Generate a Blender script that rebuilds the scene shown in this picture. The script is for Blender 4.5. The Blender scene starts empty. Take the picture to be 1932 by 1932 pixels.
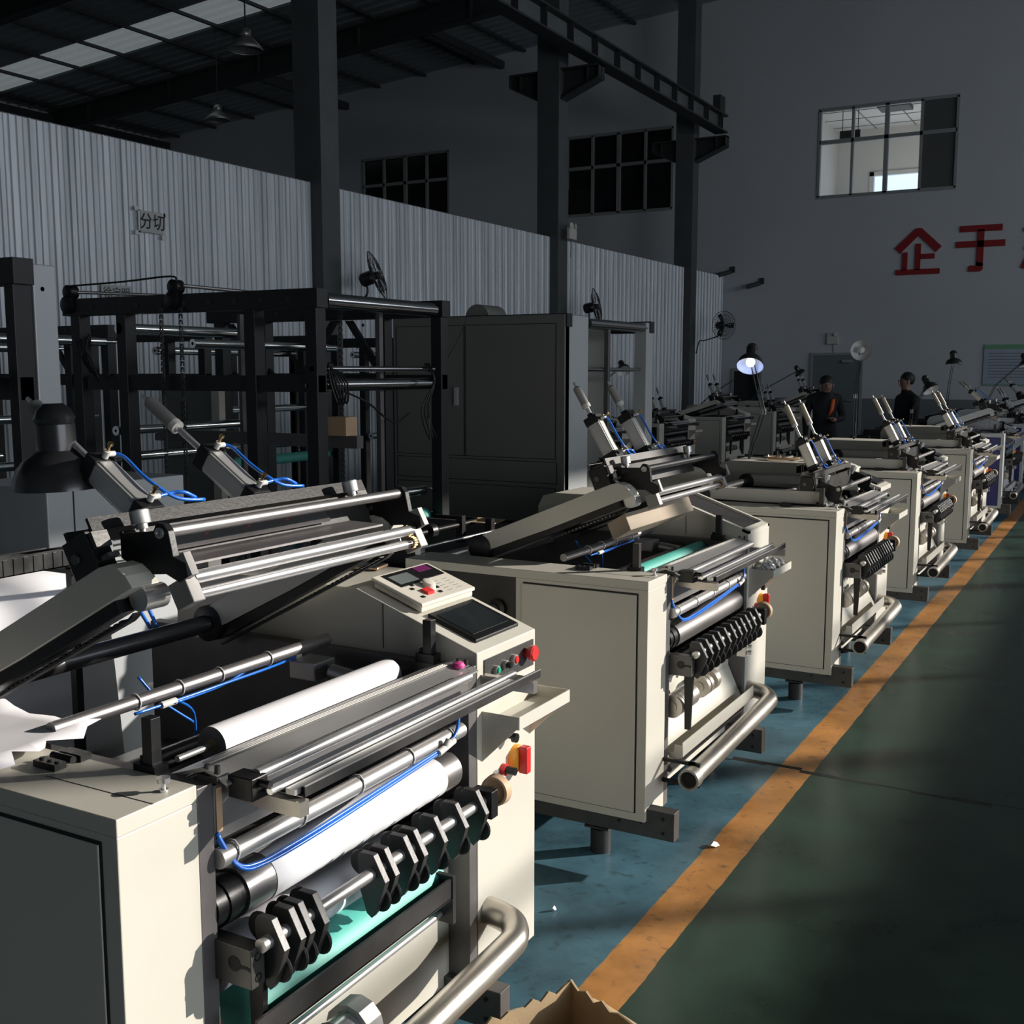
import bpy, bmesh, math, random
from mathutils import Vector, Matrix
random.seed(7)
S = bpy.context.scene
COL = S.collection
PI = math.pi

# ------------------------------------------------------------------ camera, world, sun, exposure
F = 2100.0
def nrm(v):
    l = math.sqrt(sum(a*a for a in v)); return [a/l for a in v]
vy = nrm((1184, -266, F)); vx = [-a for a in nrm((-3784.3, -266, F))]
vz = [vx[1]*vy[2]-vx[2]*vy[1], vx[2]*vy[0]-vx[0]*vy[2], vx[0]*vy[1]-vx[1]*vy[0]]
Rm = [vx, vy, vz]
cd = bpy.data.cameras.new('camera'); cam = bpy.data.objects.new('camera', cd); COL.objects.link(cam)
cam.matrix_world = Matrix(((Rm[0][0], -Rm[0][1], -Rm[0][2], 0), (Rm[1][0], -Rm[1][1], -Rm[1][2], 0),
                           (Rm[2][0], -Rm[2][1], -Rm[2][2], 1.65), (0, 0, 0, 1)))
cd.sensor_width = 36; cd.lens = F/1932*36; cd.clip_start = 0.05; cd.clip_end = 200
S.camera = cam
W = bpy.data.worlds.new('sky'); S.world = W; W.use_nodes = True
bg = W.node_tree.nodes['Background']; bg.inputs[0].default_value = (0.86, 0.92, 1.0, 1); bg.inputs[1].default_value = 4.6
sd = bpy.data.lights.new('sun', 'SUN'); sd.energy = 6.3; sd.angle = 0.0093; sd.color = (1.0, 0.935, 0.85)
sun = bpy.data.objects.new('sun', sd); COL.objects.link(sun)
SUN = Vector((-0.716, -0.623, -0.316)).normalized()
sun.rotation_euler = SUN.to_track_quat('-Z', 'Y').to_euler(); sun.location = (12, 12, 9)
def portal(name, loc, rot, sx, sy):
    l = bpy.data.lights.new(name, 'AREA'); l.shape = 'RECTANGLE'; l.size = sx; l.size_y = sy
    l.cycles.is_portal = True
    o = bpy.data.objects.new(name, l); COL.objects.link(o); o.location = loc; o.rotation_euler = rot
S.view_settings.view_transform = 'Standard'; S.view_settings.look = 'None'
S.view_settings.exposure = 0.0; S.view_settings.gamma = 1.0; S.view_settings.use_curve_mapping = False
S.cycles.max_bounces = 7; S.cycles.diffuse_bounces = 4; S.cycles.glossy_bounces = 3
S.cycles.transmission_bounces = 5; S.cycles.transparent_max_bounces = 6
S.cycles.caustics_reflective = False; S.cycles.caustics_refractive = False
S.cycles.sample_clamp_indirect = 4.0
FL = -0.03                       # floor level
XR = 9.0                         # right wall
YB = 25.7                        # back wall
XL = -26.75                      # left wall
# openings of the right wall: (y0, y1, z0, z1)
OPEN = [(9.0, 22.6, 4.25, 6.42), (-3.2, 5.8, FL, 3.3)]  # second one is unseen, added to bring sky light onto the partition
for i, (a, b, c, d) in enumerate(OPEN):
    portal('window_portal', (XR+0.05, (a+b)/2, (c+d)/2), (0, PI/2, 0), d-c, b-a)

# ------------------------------------------------------------------ materials
def mat(name, col, rough=0.5, metal=0.0, var=0.0, scale=6.0, bump=0.0, emit=None, es=0.0, rvar=0.0, stretch=None, coat=0.0, col2=None, trans=0.0, sub=0.0, spec=None):
    m = bpy.data.materials.new(name); m.use_nodes = True
    nt = m.node_tree; b = nt.nodes['Principled BSDF']
    b.inputs['Base Color'].default_value = (*col, 1); b.inputs['Roughness'].default_value = rough
    b.inputs['Metallic'].default_value = metal
    if coat: b.inputs['Coat Weight'].default_value = coat; b.inputs['Coat Roughness'].default_value = 0.12
    if trans: b.inputs['Transmission Weight'].default_value = trans
    if spec is not None: b.inputs['Specular IOR Level'].default_value = spec
    if emit: b.inputs['Emission Color'].default_value = (*emit, 1); b.inputs['Emission Strength'].default_value = es
    if var or bump or rvar:
        tc = nt.nodes.new('ShaderNodeTexCoord'); mp = nt.nodes.new('ShaderNodeMapping')
        nt.links.new(tc.outputs['Object'], mp.inputs[0])
        if stretch: mp.inputs['Scale'].default_value = stretch
        n = nt.nodes.new('ShaderNodeTexNoise'); n.inputs['Scale'].default_value = scale; n.inputs['Detail'].default_value = 6
        nt.links.new(mp.outputs[0], n.inputs['Vector'])
        if var:
            r = nt.nodes.new('ShaderNodeValToRGB'); c2 = col2 or tuple(x*(1-var) for x in col)
            r.color_ramp.elements[0].position = 0.35; r.color_ramp.elements[1].position = 0.65
            r.color_ramp.elements[0].color = (*c2, 1); r.color_ramp.elements[1].color = (*col, 1)
            nt.links.new(n.outputs['Fac'], r.inputs[0]); nt.links.new(r.outputs[0], b.inputs['Base Color'])
        if rvar:
            q = nt.nodes.new('ShaderNodeMapRange'); q.inputs['To Min'].default_value = max(0.02, rough-rvar); q.inputs['To Max'].default_value = rough+rvar
            nt.links.new(n.outputs['Fac'], q.inputs[0]); nt.links.new(q.outputs[0], b.inputs['Roughness'])
        if bump:
            n2 = nt.nodes.new('ShaderNodeTexNoise'); n2.inputs['Scale'].default_value = scale*14; nt.links.new(mp.outputs[0], n2.inputs['Vector'])
            bp = nt.nodes.new('ShaderNodeBump'); bp.inputs['Strength'].default_value = bump; bp.inputs['Distance'].default_value = 0.002
            nt.links.new(n2.outputs['Fac'], bp.inputs['Height']); nt.links.new(bp.outputs[0], b.inputs['Normal'])
    return m
M = dict(
    paint=mat('machine_paint', (0.60, 0.575, 0.50), 0.42, 0, 0.05, 3, 0.12, rvar=0.08),
    purple=mat('purple_paint', (0.05, 0.05, 0.22), 0.4, 0, 0.1, 3),
    white=mat('white_paint', (0.72, 0.72, 0.72), 0.4, 0, 0.05, 3),
    gap=mat('panel_gap', (0.012, 0.012, 0.012), 0.7),
    black=mat('black_oxide', (0.014, 0.014, 0.015), 0.38, 0.3, 0.3, 9, 0.15),
    holder=mat('holder_black', (0.045, 0.044, 0.044), 0.42, 0.1, 0.3, 9, 0.2),
    dark=mat('dark_steel', (0.06, 0.057, 0.056), 0.40, 0.35, 0.35, 7, 0.15, rvar=0.1),
    frame=mat('machined_frame', (0.15, 0.14, 0.14), 0.45, 0.3, 0.2, 8, 0.1),
    gunmetal=mat('gunmetal_block', (0.12, 0.117, 0.113), 0.4, 0.6, 0.25, 10, 0.12),
    chrome=mat('polished_chrome', (0.85, 0.84, 0.84), 0.26, 0.85, 0.06, 5, 0, rvar=0.05),
    satin=mat('satin_steel', (0.62, 0.61, 0.60), 0.38, 0.8, 0.15, 12, 0.08, rvar=0.06, stretch=(1, 0.1, 1)),
    brushed=mat('dark_brushed_roller', (0.42, 0.40, 0.40), 0.38, 0.85, 0.3, 14, 0.08, rvar=0.08, stretch=(1, 0.12, 1)),
    blackroll=mat('black_anodised_roller', (0.16, 0.16, 0.165), 0.30, 0.9, 0.2, 9),
    mirror=mat('bright_ground_roller', (0.9, 0.9, 0.88), 0.16, 1.0), mirrord=mat('grey_ground_roller', (0.5, 0.5, 0.5), 0.18, 1.0),
    pipe=mat('stainless_duct', (0.62, 0.58, 0.52), 0.34, 0.85, 0.3, 9, 0.15, rvar=0.10, stretch=(1, 0.3, 1)),
    alu=mat('aluminium_cylinder', (0.62, 0.61, 0.59), 0.36, 0.7, 0.1, 6, 0.05),
    sleevet=mat('tan_sleeve', (0.42, 0.36, 0.28), 0.45, 0.2, 0.1, 6),
    blockg=mat('grey_block', (0.30, 0.29, 0.28), 0.45, 0.3, 0.15, 8),
    sleeve=mat('grey_sleeve', (0.28, 0.265, 0.25), 0.55, 0.1, 0.1, 6),
    brass=mat('brass_fitting', (0.60, 0.42, 0.2), 0.3, 1.0),
    plastic=mat('white_plastic', (0.62, 0.60, 0.56), 0.4),
    beige=mat('beige_plastic', (0.63, 0.59, 0.51), 0.45, 0, 0.03, 5),
    hose=mat('blue_hose', (0.015, 0.15, 0.62), 0.3, coat=0.4),
    paper=mat('white_paper', (0.78, 0.77, 0.80), 0.75, 0, 0.03, 2),
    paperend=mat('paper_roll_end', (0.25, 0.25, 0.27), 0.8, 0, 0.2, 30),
    teal=mat('teal_rubber', (0.10, 0.50, 0.42), 0.5, 0, 0.15, 4),
    rubber=mat('black_rubber', (0.02, 0.02, 0.02), 0.6, 0, 0.2, 5, 0.1),
    red=mat('red_plastic', (0.62, 0.03, 0.03), 0.35), yellow=mat('yellow_plastic', (0.90, 0.38, 0.03), 0.4),
    green=mat('green_plastic', (0.02, 0.35, 0.2), 0.35), pink=mat('pink_plastic', (0.75, 0.08, 0.32), 0.4),
    screen=mat('screen_glass', (0.02, 0.024, 0.026), 0.12, 0, 0.4, 8, coat=0.5),
    lcd=mat('lcd_grey', (0.16, 0.18, 0.18), 0.2, 0, 0.2, 8), lcdp=mat('purple_display', (0.14, 0.02, 0.10), 0.2),
    gold=mat('gold_phone_edge', (0.75, 0.5, 0.33), 0.3, 0.8),
    wood=mat('wood_block', (0.42, 0.34, 0.25), 0.75, 0, 0.4, 5, 0.2, stretch=(1, 0.15, 1)),
    tan=mat('tan_strip', (0.62, 0.42, 0.26), 0.6, 0, 0.15, 8),
    card=mat('cardboard', (0.46, 0.33, 0.19), 0.8, 0, 0.2, 9, 0.2),
    film=mat('clear_film', (0.75, 0.76, 0.78), 0.15, 0, trans=0.6),
    acrylic=mat('slotted_duct', (0.07, 0.07, 0.07), 0.2, 0.2, 0.5, 20),
    lampblack=mat('lamp_black', (0.018, 0.018, 0.02), 0.33, 0, 0.0, coat=0.2),
    lampwhite=mat('lamp_lining', (0.70, 0.70, 0.70), 0.4),
    towerdark=mat('tower_black', (0.016, 0.016, 0.017), 0.45, 0.2, 0.2, 6),
    towergrey=mat('tower_grey', (0.17, 0.17, 0.155), 0.45, 0, 0.06, 2, 0.05),
    towerlight=mat('tower_light_grey', (0.44, 0.46, 0.47), 0.4, 0.1, 0.05, 2, 0.05),
    column=mat('column_paint', (0.10, 0.11, 0.115), 0.55, 0, 0.2, 2),
    beam=mat('crane_beam_paint', (0.13, 0.15, 0.15), 0.6, 0, 0.2, 3), beamd=mat('crane_flange_paint', (0.035, 0.04, 0.04), 0.6),
    wall=mat('white_wall', (0.60, 0.62, 0.64), 0.85, 0, 0.06, 0.5),
    dado=mat('grey_dado', (0.20, 0.22, 0.23), 0.7), roomw=mat('room_white', (0.75, 0.75, 0.73), 0.8),
    winframe=mat('window_frame_grey', (0.33, 0.34, 0.34), 0.5), boardg=mat('grey_blind', (0.10, 0.105, 0.10), 0.6),
    darkglass=mat('dark_glass', (0.02, 0.022, 0.024), 0.12, 0, 0.3, 2), doorp=mat('door_grey', (0.17, 0.20, 0.20), 0.6),
    redsign=mat('red_lettering', (0.30, 0.015, 0.02), 0.5), ink=mat('black_ink', (0.02, 0.02, 0.02), 0.6),
    tape=mat('clear_tape', (0.66, 0.67, 0.66), 0.25), sheet=mat('sign_sheet', (0.50, 0.51, 0.50), 0.6),
    poster=mat('poster_blue', (0.45, 0.52, 0.62), 0.6, 0, 0.1, 3), posterg=mat('poster_green', (0.20, 0.45, 0.25), 0.6),
    skin=mat('skin', (0.30, 0.17, 0.12), 0.55), cloth=mat('dark_jacket', (0.012, 0.013, 0.017), 0.85, 0, 0.2, 8),
    trousers=mat('dark_trousers', (0.012, 0.012, 0.014), 0.85), hair=mat('black_hair', (0.01, 0.01, 0.01), 0.6), orange=mat('orange_trim', (0.7, 0.10, 0.02), 0.6),
    roofm=mat('roof_sheet', (0.30, 0.33, 0.34), 0.5, 0.2, 0.1, 1), rafter=mat('rafter_paint', (0.04, 0.043, 0.045), 0.6),
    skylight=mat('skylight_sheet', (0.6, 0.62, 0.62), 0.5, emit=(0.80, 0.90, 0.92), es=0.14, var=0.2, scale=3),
    bulb=mat('lit_bulb', (1, 1, 1), 0.3, emit=(0.95, 0.97, 0.92), es=1.2),
    daywindow=mat('bright_window', (0.6, 0.7, 0.9), 0.3, emit=(0.60, 0.78, 1.0), es=1.1),
)
# corrugated partition sheet: brushed galvanised steel, panels differ a little
def partition_mat():
    m = bpy.data.materials.new('galvanised_sheet'); m.use_nodes = True; nt = m.node_tree; b = nt.nodes['Principled BSDF']
    tc = nt.nodes.new('ShaderNodeTexCoord'); mp = nt.nodes.new('ShaderNodeMapping'); mp.inputs['Scale'].default_value = (1, 4.5, 0.25)
    nt.links.new(tc.outputs['Object'], mp.inputs[0])
    n = nt.nodes.new('ShaderNodeTexNoise'); n.inputs['Scale'].default_value = 1.6; n.inputs['Detail'].default_value = 5; nt.links.new(mp.outputs[0], n.inputs['Vector'])
    r = nt.nodes.new('ShaderNodeValToRGB'); r.color_ramp.elements[0].position = 0.35; r.color_ramp.elements[1].position = 0.68
    r.color_ramp.elements[0].color = (0.56, 0.60, 0.63, 1); r.color_ramp.elements[1].color = (0.80, 0.83, 0.87, 1)
    nt.links.new(n.outputs['Fac'], r.inputs[0]); nt.links.new(r.outputs[0], b.inputs['Base Color'])
    b.inputs['Metallic'].default_value = 0.2; b.inputs['Roughness'].default_value = 0.38
    bp = nt.nodes.new('ShaderNodeBump'); bp.inputs['Strength'].default_value = 0.35; bp.inputs['Distance'].default_value = 0.02
    nt.links.new(n.outputs['Fac'], bp.inputs['Height']); nt.links.new(bp.outputs[0], b.inputs['Normal'])
    return m
M['partition'] = partition_mat()
def floor_mat():
    m = bpy.data.materials.new('painted_floor'); m.use_nodes = True; nt = m.node_tree; L = nt.links; b = nt.nodes['Principled BSDF']
    g = nt.nodes.new('ShaderNodeNewGeometry'); sx = nt.nodes.new('ShaderNodeSeparateXYZ'); L.new(g.outputs['Position'], sx.inputs[0])
    w = nt.nodes.new('ShaderNodeTexNoise'); w.inputs['Scale'].default_value = 9; L.new(g.outputs['Position'], w.inputs['Vector'])
    ad = nt.nodes.new('ShaderNodeMath'); ad.operation = 'MULTIPLY_ADD'; ad.inputs[1].default_value = 0.012; L.new(w.outputs['Fac'], ad.inputs[0]); L.new(sx.outputs['X'], ad.inputs[2])
    mr = nt.nodes.new('ShaderNodeMapRange'); mr.inputs['From Min'].default_value = -2.0; mr.inputs['From Max'].default_value = 0.0; L.new(ad.outputs[0], mr.inputs[0])
    r = nt.nodes.new('ShaderNodeValToRGB'); r.color_ramp.interpolation = 'CONSTANT'; e = r.color_ramp.elements
    e[0].position = 0; e[0].color = (0.075, 0.165, 0.215, 1); e[1].position = 0.3815; e[1].color = (0.50, 0.23, 0.07, 1)
    k = e.new(0.453); k.color = (0.022, 0.052, 0.037, 1)
    L.new(mr.outputs[0], r.inputs[0])
    n = nt.nodes.new('ShaderNodeTexNoise'); n.inputs['Scale'].default_value = 2.2; n.inputs['Detail'].default_value = 9; n.inputs['Roughness'].default_value = 0.68
    L.new(g.outputs['Position'], n.inputs['Vector'])
    r2 = nt.nodes.new('ShaderNodeValToRGB'); r2.color_ramp.elements[0].position = 0.3; r2.color_ramp.elements[1].position = 0.72
    r2.color_ramp.elements[0].color = (0.45, 0.45, 0.45, 1); r2.color_ramp.elements[1].color = (1.4, 1.4, 1.4, 1); L.new(n.outputs['Fac'], r2.inputs[0])
    mx = nt.nodes.new('ShaderNodeMix'); mx.data_type = 'RGBA'; mx.blend_type = 'MULTIPLY'; mx.inputs['Factor'].default_value = 1
    L.new(r.outputs[0], mx.inputs['A']); L.new(r2.outputs[0], mx.inputs['B'])
    v = nt.nodes.new('ShaderNodeTexNoise'); v.inputs['Scale'].default_value = 26; v.inputs['Detail'].default_value = 8; L.new(g.outputs['Position'], v.inputs['Vector'])
    r3 = nt.nodes.new('ShaderNodeValToRGB'); r3.color_ramp.elements[0].position = 0.58; r3.color_ramp.elements[1].position = 0.70
    r3.color_ramp.elements[0].color = (0, 0, 0, 1); r3.color_ramp.elements[1].color = (0.5, 0.5, 0.5, 1); L.new(v.outputs['Fac'], r3.inputs[0])
    m2 = nt.nodes.new('ShaderNodeMix'); m2.data_type = 'RGBA'; L.new(r3.outputs[0], m2.inputs['Factor']); L.new(mx.outputs['Result'], m2.inputs['A'])
    m2.inputs['B'].default_value = (0.035, 0.045, 0.04, 1)
    L.new(m2.outputs['Result'], b.inputs['Base Color'])
    q = nt.nodes.new('ShaderNodeMapRange'); q.inputs['To Min'].default_value = 0.14; q.inputs['To Max'].default_value = 0.48; L.new(n.outputs['Fac'], q.inputs[0]); L.new(q.outputs[0], b.inputs['Roughness'])
    bp = nt.nodes.new('ShaderNodeBump'); bp.inputs['Strength'].default_value = 0.12; bp.inputs['Distance'].default_value = 0.01; L.new(n.outputs['Fac'], bp.inputs['Height']); L.new(bp.outputs[0], b.inputs['Normal'])
    return m
M['floor'] = floor_mat()

# ------------------------------------------------------------------ mesh helpers
class MB:
    def __init__(s, flip=False, xf=None):
        s.v = []; s.f = []; s.sm = []; s.mi = []; s.flip = flip; s.xf = xf; s.m = 0
    def av(s, p):
        if s.xf: p = s.xf(p)
        s.v.append((-p[0], p[1], p[2]) if s.flip else (p[0], p[1], p[2])); return len(s.v)-1
    def af(s, idx, smooth=False):
        s.f.append(tuple(idx)); s.sm.append(smooth); s.mi.append(s.m)
    def box(s, a, b):
        x0, y0, z0 = a; x1, y1, z1 = b
        i = [s.av(p) for p in ((x0, y0, z0), (x1, y0, z0), (x1, y1, z0), (x0, y1, z0), (x0, y0, z1), (x1, y0, z1), (x1, y1, z1), (x0, y1, z1))]
        for q in ((0, 3, 2, 1), (4, 5, 6, 7), (0, 1, 5, 4), (1, 2, 6, 5), (2, 3, 7, 6), (3, 0, 4, 7)): s.af([i[k] for k in q])
        return s
    def obox(s, c, ax, ay, az):
        c = Vector(c); ax = Vector(ax); ay = Vector(ay); az = Vector(az)
        i = [s.av(c+sx*ax+sy*ay+sz*az) for sz in (-1, 1) for (sx, sy) in ((-1, -1), (1, -1), (1, 1), (-1, 1))]
        for q in ((0, 3, 2, 1), (4, 5, 6, 7), (0, 1, 5, 4), (1, 2, 6, 5), (2, 3, 7, 6), (3, 0, 4, 7)): s.af([i[k] for k in q])
        return s
    def prism(s, poly, lo, hi, axis=1):
        def P(a, b, c): return (a, c, b) if axis == 1 else ((c, a, b) if axis == 0 else (a, b, c))
        n = len(poly); A = [s.av(P(a, b, lo)) for a, b in poly]; B = [s.av(P(a, b, hi)) for a, b in poly]
        s.af(A); s.af(B[::-1])
        for k in range(n): s.af([A[k], A[(k+1) % n], B[(k+1) % n], B[k]])
        return s
    def tube(s, p0, p1, r, n=14, r2=None, caps=True):
        p0 = Vector(p0); p1 = Vector(p1); d = (p1-p0).normalized(); t = Vector((0, 0, 1)) if abs(d.z) < 0.9 else Vector((1, 0, 0))
        a = d.cross(t).normalized(); b = d.cross(a); r2 = r if r2 is None else r2
        ring = lambda p, q: [s.av(p+q*(math.cos(2*PI*k/n)*a+math.sin(2*PI*k/n)*b)) for k in range(n)]
        A = ring(p0, r); B = ring(p1, r2)
        for k in range(n): s.af([A[k], A[(k+1) % n], B[(k+1) % n], B[k]], True)
        if caps: s.af(ring(p0, r)); s.af(ring(p1, r2))
        return s
    def lathe(s, p0, d, prof, n=20, smooth=True):
        p0 = Vector(p0); d = Vector(d).normalized(); t = Vector((0, 0, 1)) if abs(d.z) < 0.9 else Vector((1, 0, 0))
        a = d.cross(t).normalized(); b = d.cross(a); prev = None; ls = None; ph = pr = 0
        for (h, r) in prof:
            cur = [s.av(p0+d*h+r*(math.cos(2*PI*k/n)*a+math.sin(2*PI*k/n)*b)) for k in range(n)]
            if prev:
                sg = Vector((h-ph, r-pr))
                if ls is not None and sg.length > 1e-9 and ls.length > 1e-9 and sg.angle(ls) > 0.6:
                    prev = [s.av(s_) for s_ in pc]
                for k in range(n): s.af([prev[k], prev[(k+1) % n], cur[(k+1) % n], cur[k]], smooth)
                ls = sg
            prev = cur; ph, pr = h, r
            pc = [p0+d*h+r*(math.cos(2*PI*k/n)*a+math.sin(2*PI*k/n)*b) for k in range(n)]
        return s
    def path(s, pts, r, n=7, sub=5):
        P = [Vector(p) for p in pts]
        if len(P) > 2 and sub > 1:
            Q = []; E = [P[0]]+P+[P[-1]]
            for i in range(1, len(E)-2):
                for k in range(sub):
                    t = k/sub; a, b, c, d = E[i-1], E[i], E[i+1], E[i+2]
                    Q.append(0.5*((2*b)+(c-a)*t+(2*a-5*b+4*c-d)*t*t+(3*b-a-3*c+d)*t**3))
            Q.append(P[-1]); P = Q
        prev = None; up = None
        for i, p in enumerate(P):
            d = (P[min(i+1, len(P)-1)]-P[max(i-1, 0)])
            d = d.normalized() if d.length > 1e-9 else Vector((0, 0, 1))
            if up is None: up = Vector((0, 0, 1)) if abs(d.z) < 0.9 else Vector((1, 0, 0))
            a = d.cross(up).normalized() if d.cross(up).length > 1e-6 else Vector((1, 0, 0)); b = a.cross(d); up = b
            cur = [s.av(p+r*(math.cos(2*PI*k/n)*a+math.sin(2*PI*k/n)*b)) for k in range(n)]
            if prev:
                for k in range(n): s.af([prev[k], prev[(k+1) % n], cur[(k+1) % n], cur[k]], True)
            else: s.af(cur)
            prev = cur
        s.af(prev); return s
    def sheet(s, rows, smooth=True):
        I = [[s.av(p) for p in r] for r in rows]
        for j in range(len(I)-1):
            for k in range(len(I[0])-1): s.af([I[j][k], I[j][k+1], I[j+1][k+1], I[j+1][k]], smooth)
        return s
    def build(s, name, mats, parent=None, bevel=0, recalc=True, solid=0, loc=None):
        me = bpy.data.meshes.new(name); me.from_pydata(s.v, [], s.f)
        mats = mats if isinstance(mats, (list, tuple)) else [mats]
        for m in mats: me.materials.append(M[m] if isinstance(m, str) else m)
        me.polygons.foreach_set('use_smooth', s.sm); me.polygons.foreach_set('material_index', s.mi)
        if recalc:
            bm = bmesh.new(); bm.from_mesh(me); bmesh.ops.recalc_face_normals(bm, faces=bm.faces); bm.to_mesh(me); bm.free()
        me.update()
        o = bpy.data.objects.new(name, me); COL.objects.link(o)
        if parent: o.parent = parent
        if loc: o.location = loc
        if solid:
            q = o.modifiers.new('thickness', 'SOLIDIFY'); q.thickness = solid; q.offset = 0
        if bevel:
            q = o.modifiers.new('bevel', 'BEVEL'); q.width = bevel; q.segments = 2; q.limit_method = 'ANGLE'; q.angle_limit = math.radians(50)
        return o
def tag(o, label, cat, group=None, kind=None):
    o['label'] = label; o['category'] = cat
    if group: o['group'] = group
    if kind: o['kind'] = kind
    return o
def empty(name, loc, label, cat, group=None):
    o = bpy.data.objects.new(name, None); COL.objects.link(o); o.location = loc; o.empty_display_size = 0.1
    return tag(o, label, cat, group)
def struct(o): o['kind'] = 'structure'; return o

# ------------------------------------------------------------------ the hall
struct(MB().box((XL-0.3, -9.3, FL-0.2), (XR+0.3, YB+0.2, FL)).build('floor', 'floor'))
mb = MB(); pv = None
for k in range(41):
    x = -3.4+k*.15; y = 4.56+.02*math.sin(k*1.9)+.012*math.sin(k*5.1)-.02*(x+1.2)
    if pv: mb.box((pv[0], min(pv[1], y)-.002, FL), (x, max(pv[1], y)+.002, FL+.0006))
    pv = (x, y)
struct(mb.build('trim_floor_joint', 'gap'))
def wall_with_holes(name, axis, pos, thick, a0, a1, z0, z1, holes, mt):
    mb = MB(); ys = sorted(set([a0, a1]+[h[0] for h in holes]+[h[1] for h in holes]))
    for i in range(len(ys)-1):
        c = (ys[i]+ys[i+1])/2; hs = sorted([(h[2], h[3]) for h in holes if h[0] < c < h[1]]); z = z0
        for (p, q) in hs+[(z1, z1)]:
            if p-z > 1e-4:
                if axis == 0: mb.box((pos, ys[i], z), (pos+thick, ys[i+1], p))
                else: mb.box((ys[i], pos, z), (ys[i+1], pos+thick, p))
            z = q
    return struct(mb.build(name, mt))
WBACK = [(-6.53, -3.65, 5.50, 7.38), (-12.8, -10.0, 5.50, 7.39), (-19.1, -16.3, 5.50, 7.42)]
wall_with_holes('wall_back', 1, YB, 0.2, XL, XR, 1.04, 10.6, WBACK, 'wall')
struct(MB().box((XL, YB-0.01, FL), (XR, YB+0.2, 1.04)).build('wall_back_dado', 'dado'))
wall_with_holes('wall_right', 0, XR, 0.25, -9, YB+0.2, FL, 10.6, OPEN, 'wall')
struct(MB().box((XL-0.2, -9, FL), (XL, YB, 10.6)).build('wall_left', 'wall'))
struct(MB().box((XL, -9.2, FL), (XR, -9, 10.6)).build('wall_front', 'wall'))
# mullions of the daylight windows on the right wall (they throw the striped light on the floor)
for i, (a, b, c, d) in enumerate(OPEN[:1]):
    mb = MB(); n = 9
    for k in range(n+1):
        y = a+(b-a)*k/n; w = 0.03 if k % 3 else 0.09
        mb.box((XR+0.05, y-w, c), (XR+0.13, y+w, d))
    for z, w in ((c, .05), (c+(d-c)*0.30, 0.015), (d, .05)): mb.box((XR+0.06, a, z-w), (XR+0.12, b, z+w))
    struct(mb.build('window_%d' % (4+i), 'winframe'))
# roof: corrugated sheets sloping, ridge over the columns, with a translucent strip
def roofz(x): return 8.75+0.0755*(x-XL) if x < -8.9 else 10.10-0.0755*(x+8.9)
mb = MB()
SKY0, SKY1 = 18.45, 19.45
y = -9.0; xs = [XL, -8.9, XR]
prof = []
while y < YB+0.2:
    prof += [(y, 0.0), (y+0.22, 0.0), (y+0.25, -0.035), (y+0.29, -0.035), (y+0.32, 0.0)]; y += 0.33
for seg in ((XL, -8.9), (-8.9, XR)):
    pr = [p for p in prof if not (seg[0] == XL and SKY0 < p[0] < SKY1)] if seg[0] == XL else prof
    lo = [p for p in pr if p[0] <= SKY0]; hi = [p for p in pr if p[0] > SKY0]
    for part in ((lo, hi) if seg[0] == XL else (pr,)):
        mb.sheet([[(seg[0], p[0], roofz(seg[0])+p[1]) for p in part], [(seg[1]-1e-4, p[0], roofz(seg[1]-1e-4)+p[1]) for p in part]], False)
struct(mb.build('ceiling', 'roofm', recalc=False, solid=0.01))
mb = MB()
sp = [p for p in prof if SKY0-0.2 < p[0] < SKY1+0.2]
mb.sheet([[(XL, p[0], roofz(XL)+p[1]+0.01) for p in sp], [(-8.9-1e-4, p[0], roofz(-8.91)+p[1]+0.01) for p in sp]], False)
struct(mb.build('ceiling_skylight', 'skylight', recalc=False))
# purlins under the roof
for i, x in enumerate([-26+1.5*k for k in range(0, 12)]):
    struct(MB().box((x-0.03, 14, roofz(x)-0.10), (x+0.03, YB, roofz(x)-0.03)).build('trim_purlin_%d' % i, 'rafter'))
for i, Y in enumerate((9.1, 15.4, 21.5)):
    mb = MB(); a, b = XL, -8.9
    for (t, bt, w) in ((0.12, 0.15, 0.12), (0.15, 0.62, 0.02), (0.62, 0.65, 0.12)):
        P = [(a, roofz(a)-bt), (b, roofz(b)-bt), (b, roofz(b)-t), (a, roofz(a)-t)]
        mb.prism(P, Y-w, Y+w)
    for x in (-25, -22, -19, -16, -13, -10): mb.box((x-.02, Y-.11, roofz(x)-.62), (x+.02, Y+.11, roofz(x)-.14))
    tag(mb.build('roof_rafter', 'rafter'), ['dark steel roof rafter nearest the camera, mostly above the frame', 'dark steel roof rafter at the top left corner before the skylight strip', 'dark steel roof rafter behind the skylight strip, rising to the right'][i], 'rafter')
for i, (x, z) in enumerate(((-19.6, 8.92), (-14.65, 9.38))):
    tag(MB().box((x-.06, 21.6, z-.09), (x+.06, YB, z+.09)).build('roof_tie', 'rafter'), ['dark steel roof tie left of the nearest column top', 'dark steel roof tie between the two nearer columns'][i], 'beam')
tag(MB().box((XL, -9, 8.15), (XL+0.35, YB, 8.6)).build('eave_beam', 'rafter'), 'long dark eave beam along the far left wall above the partition', 'beam')
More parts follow.
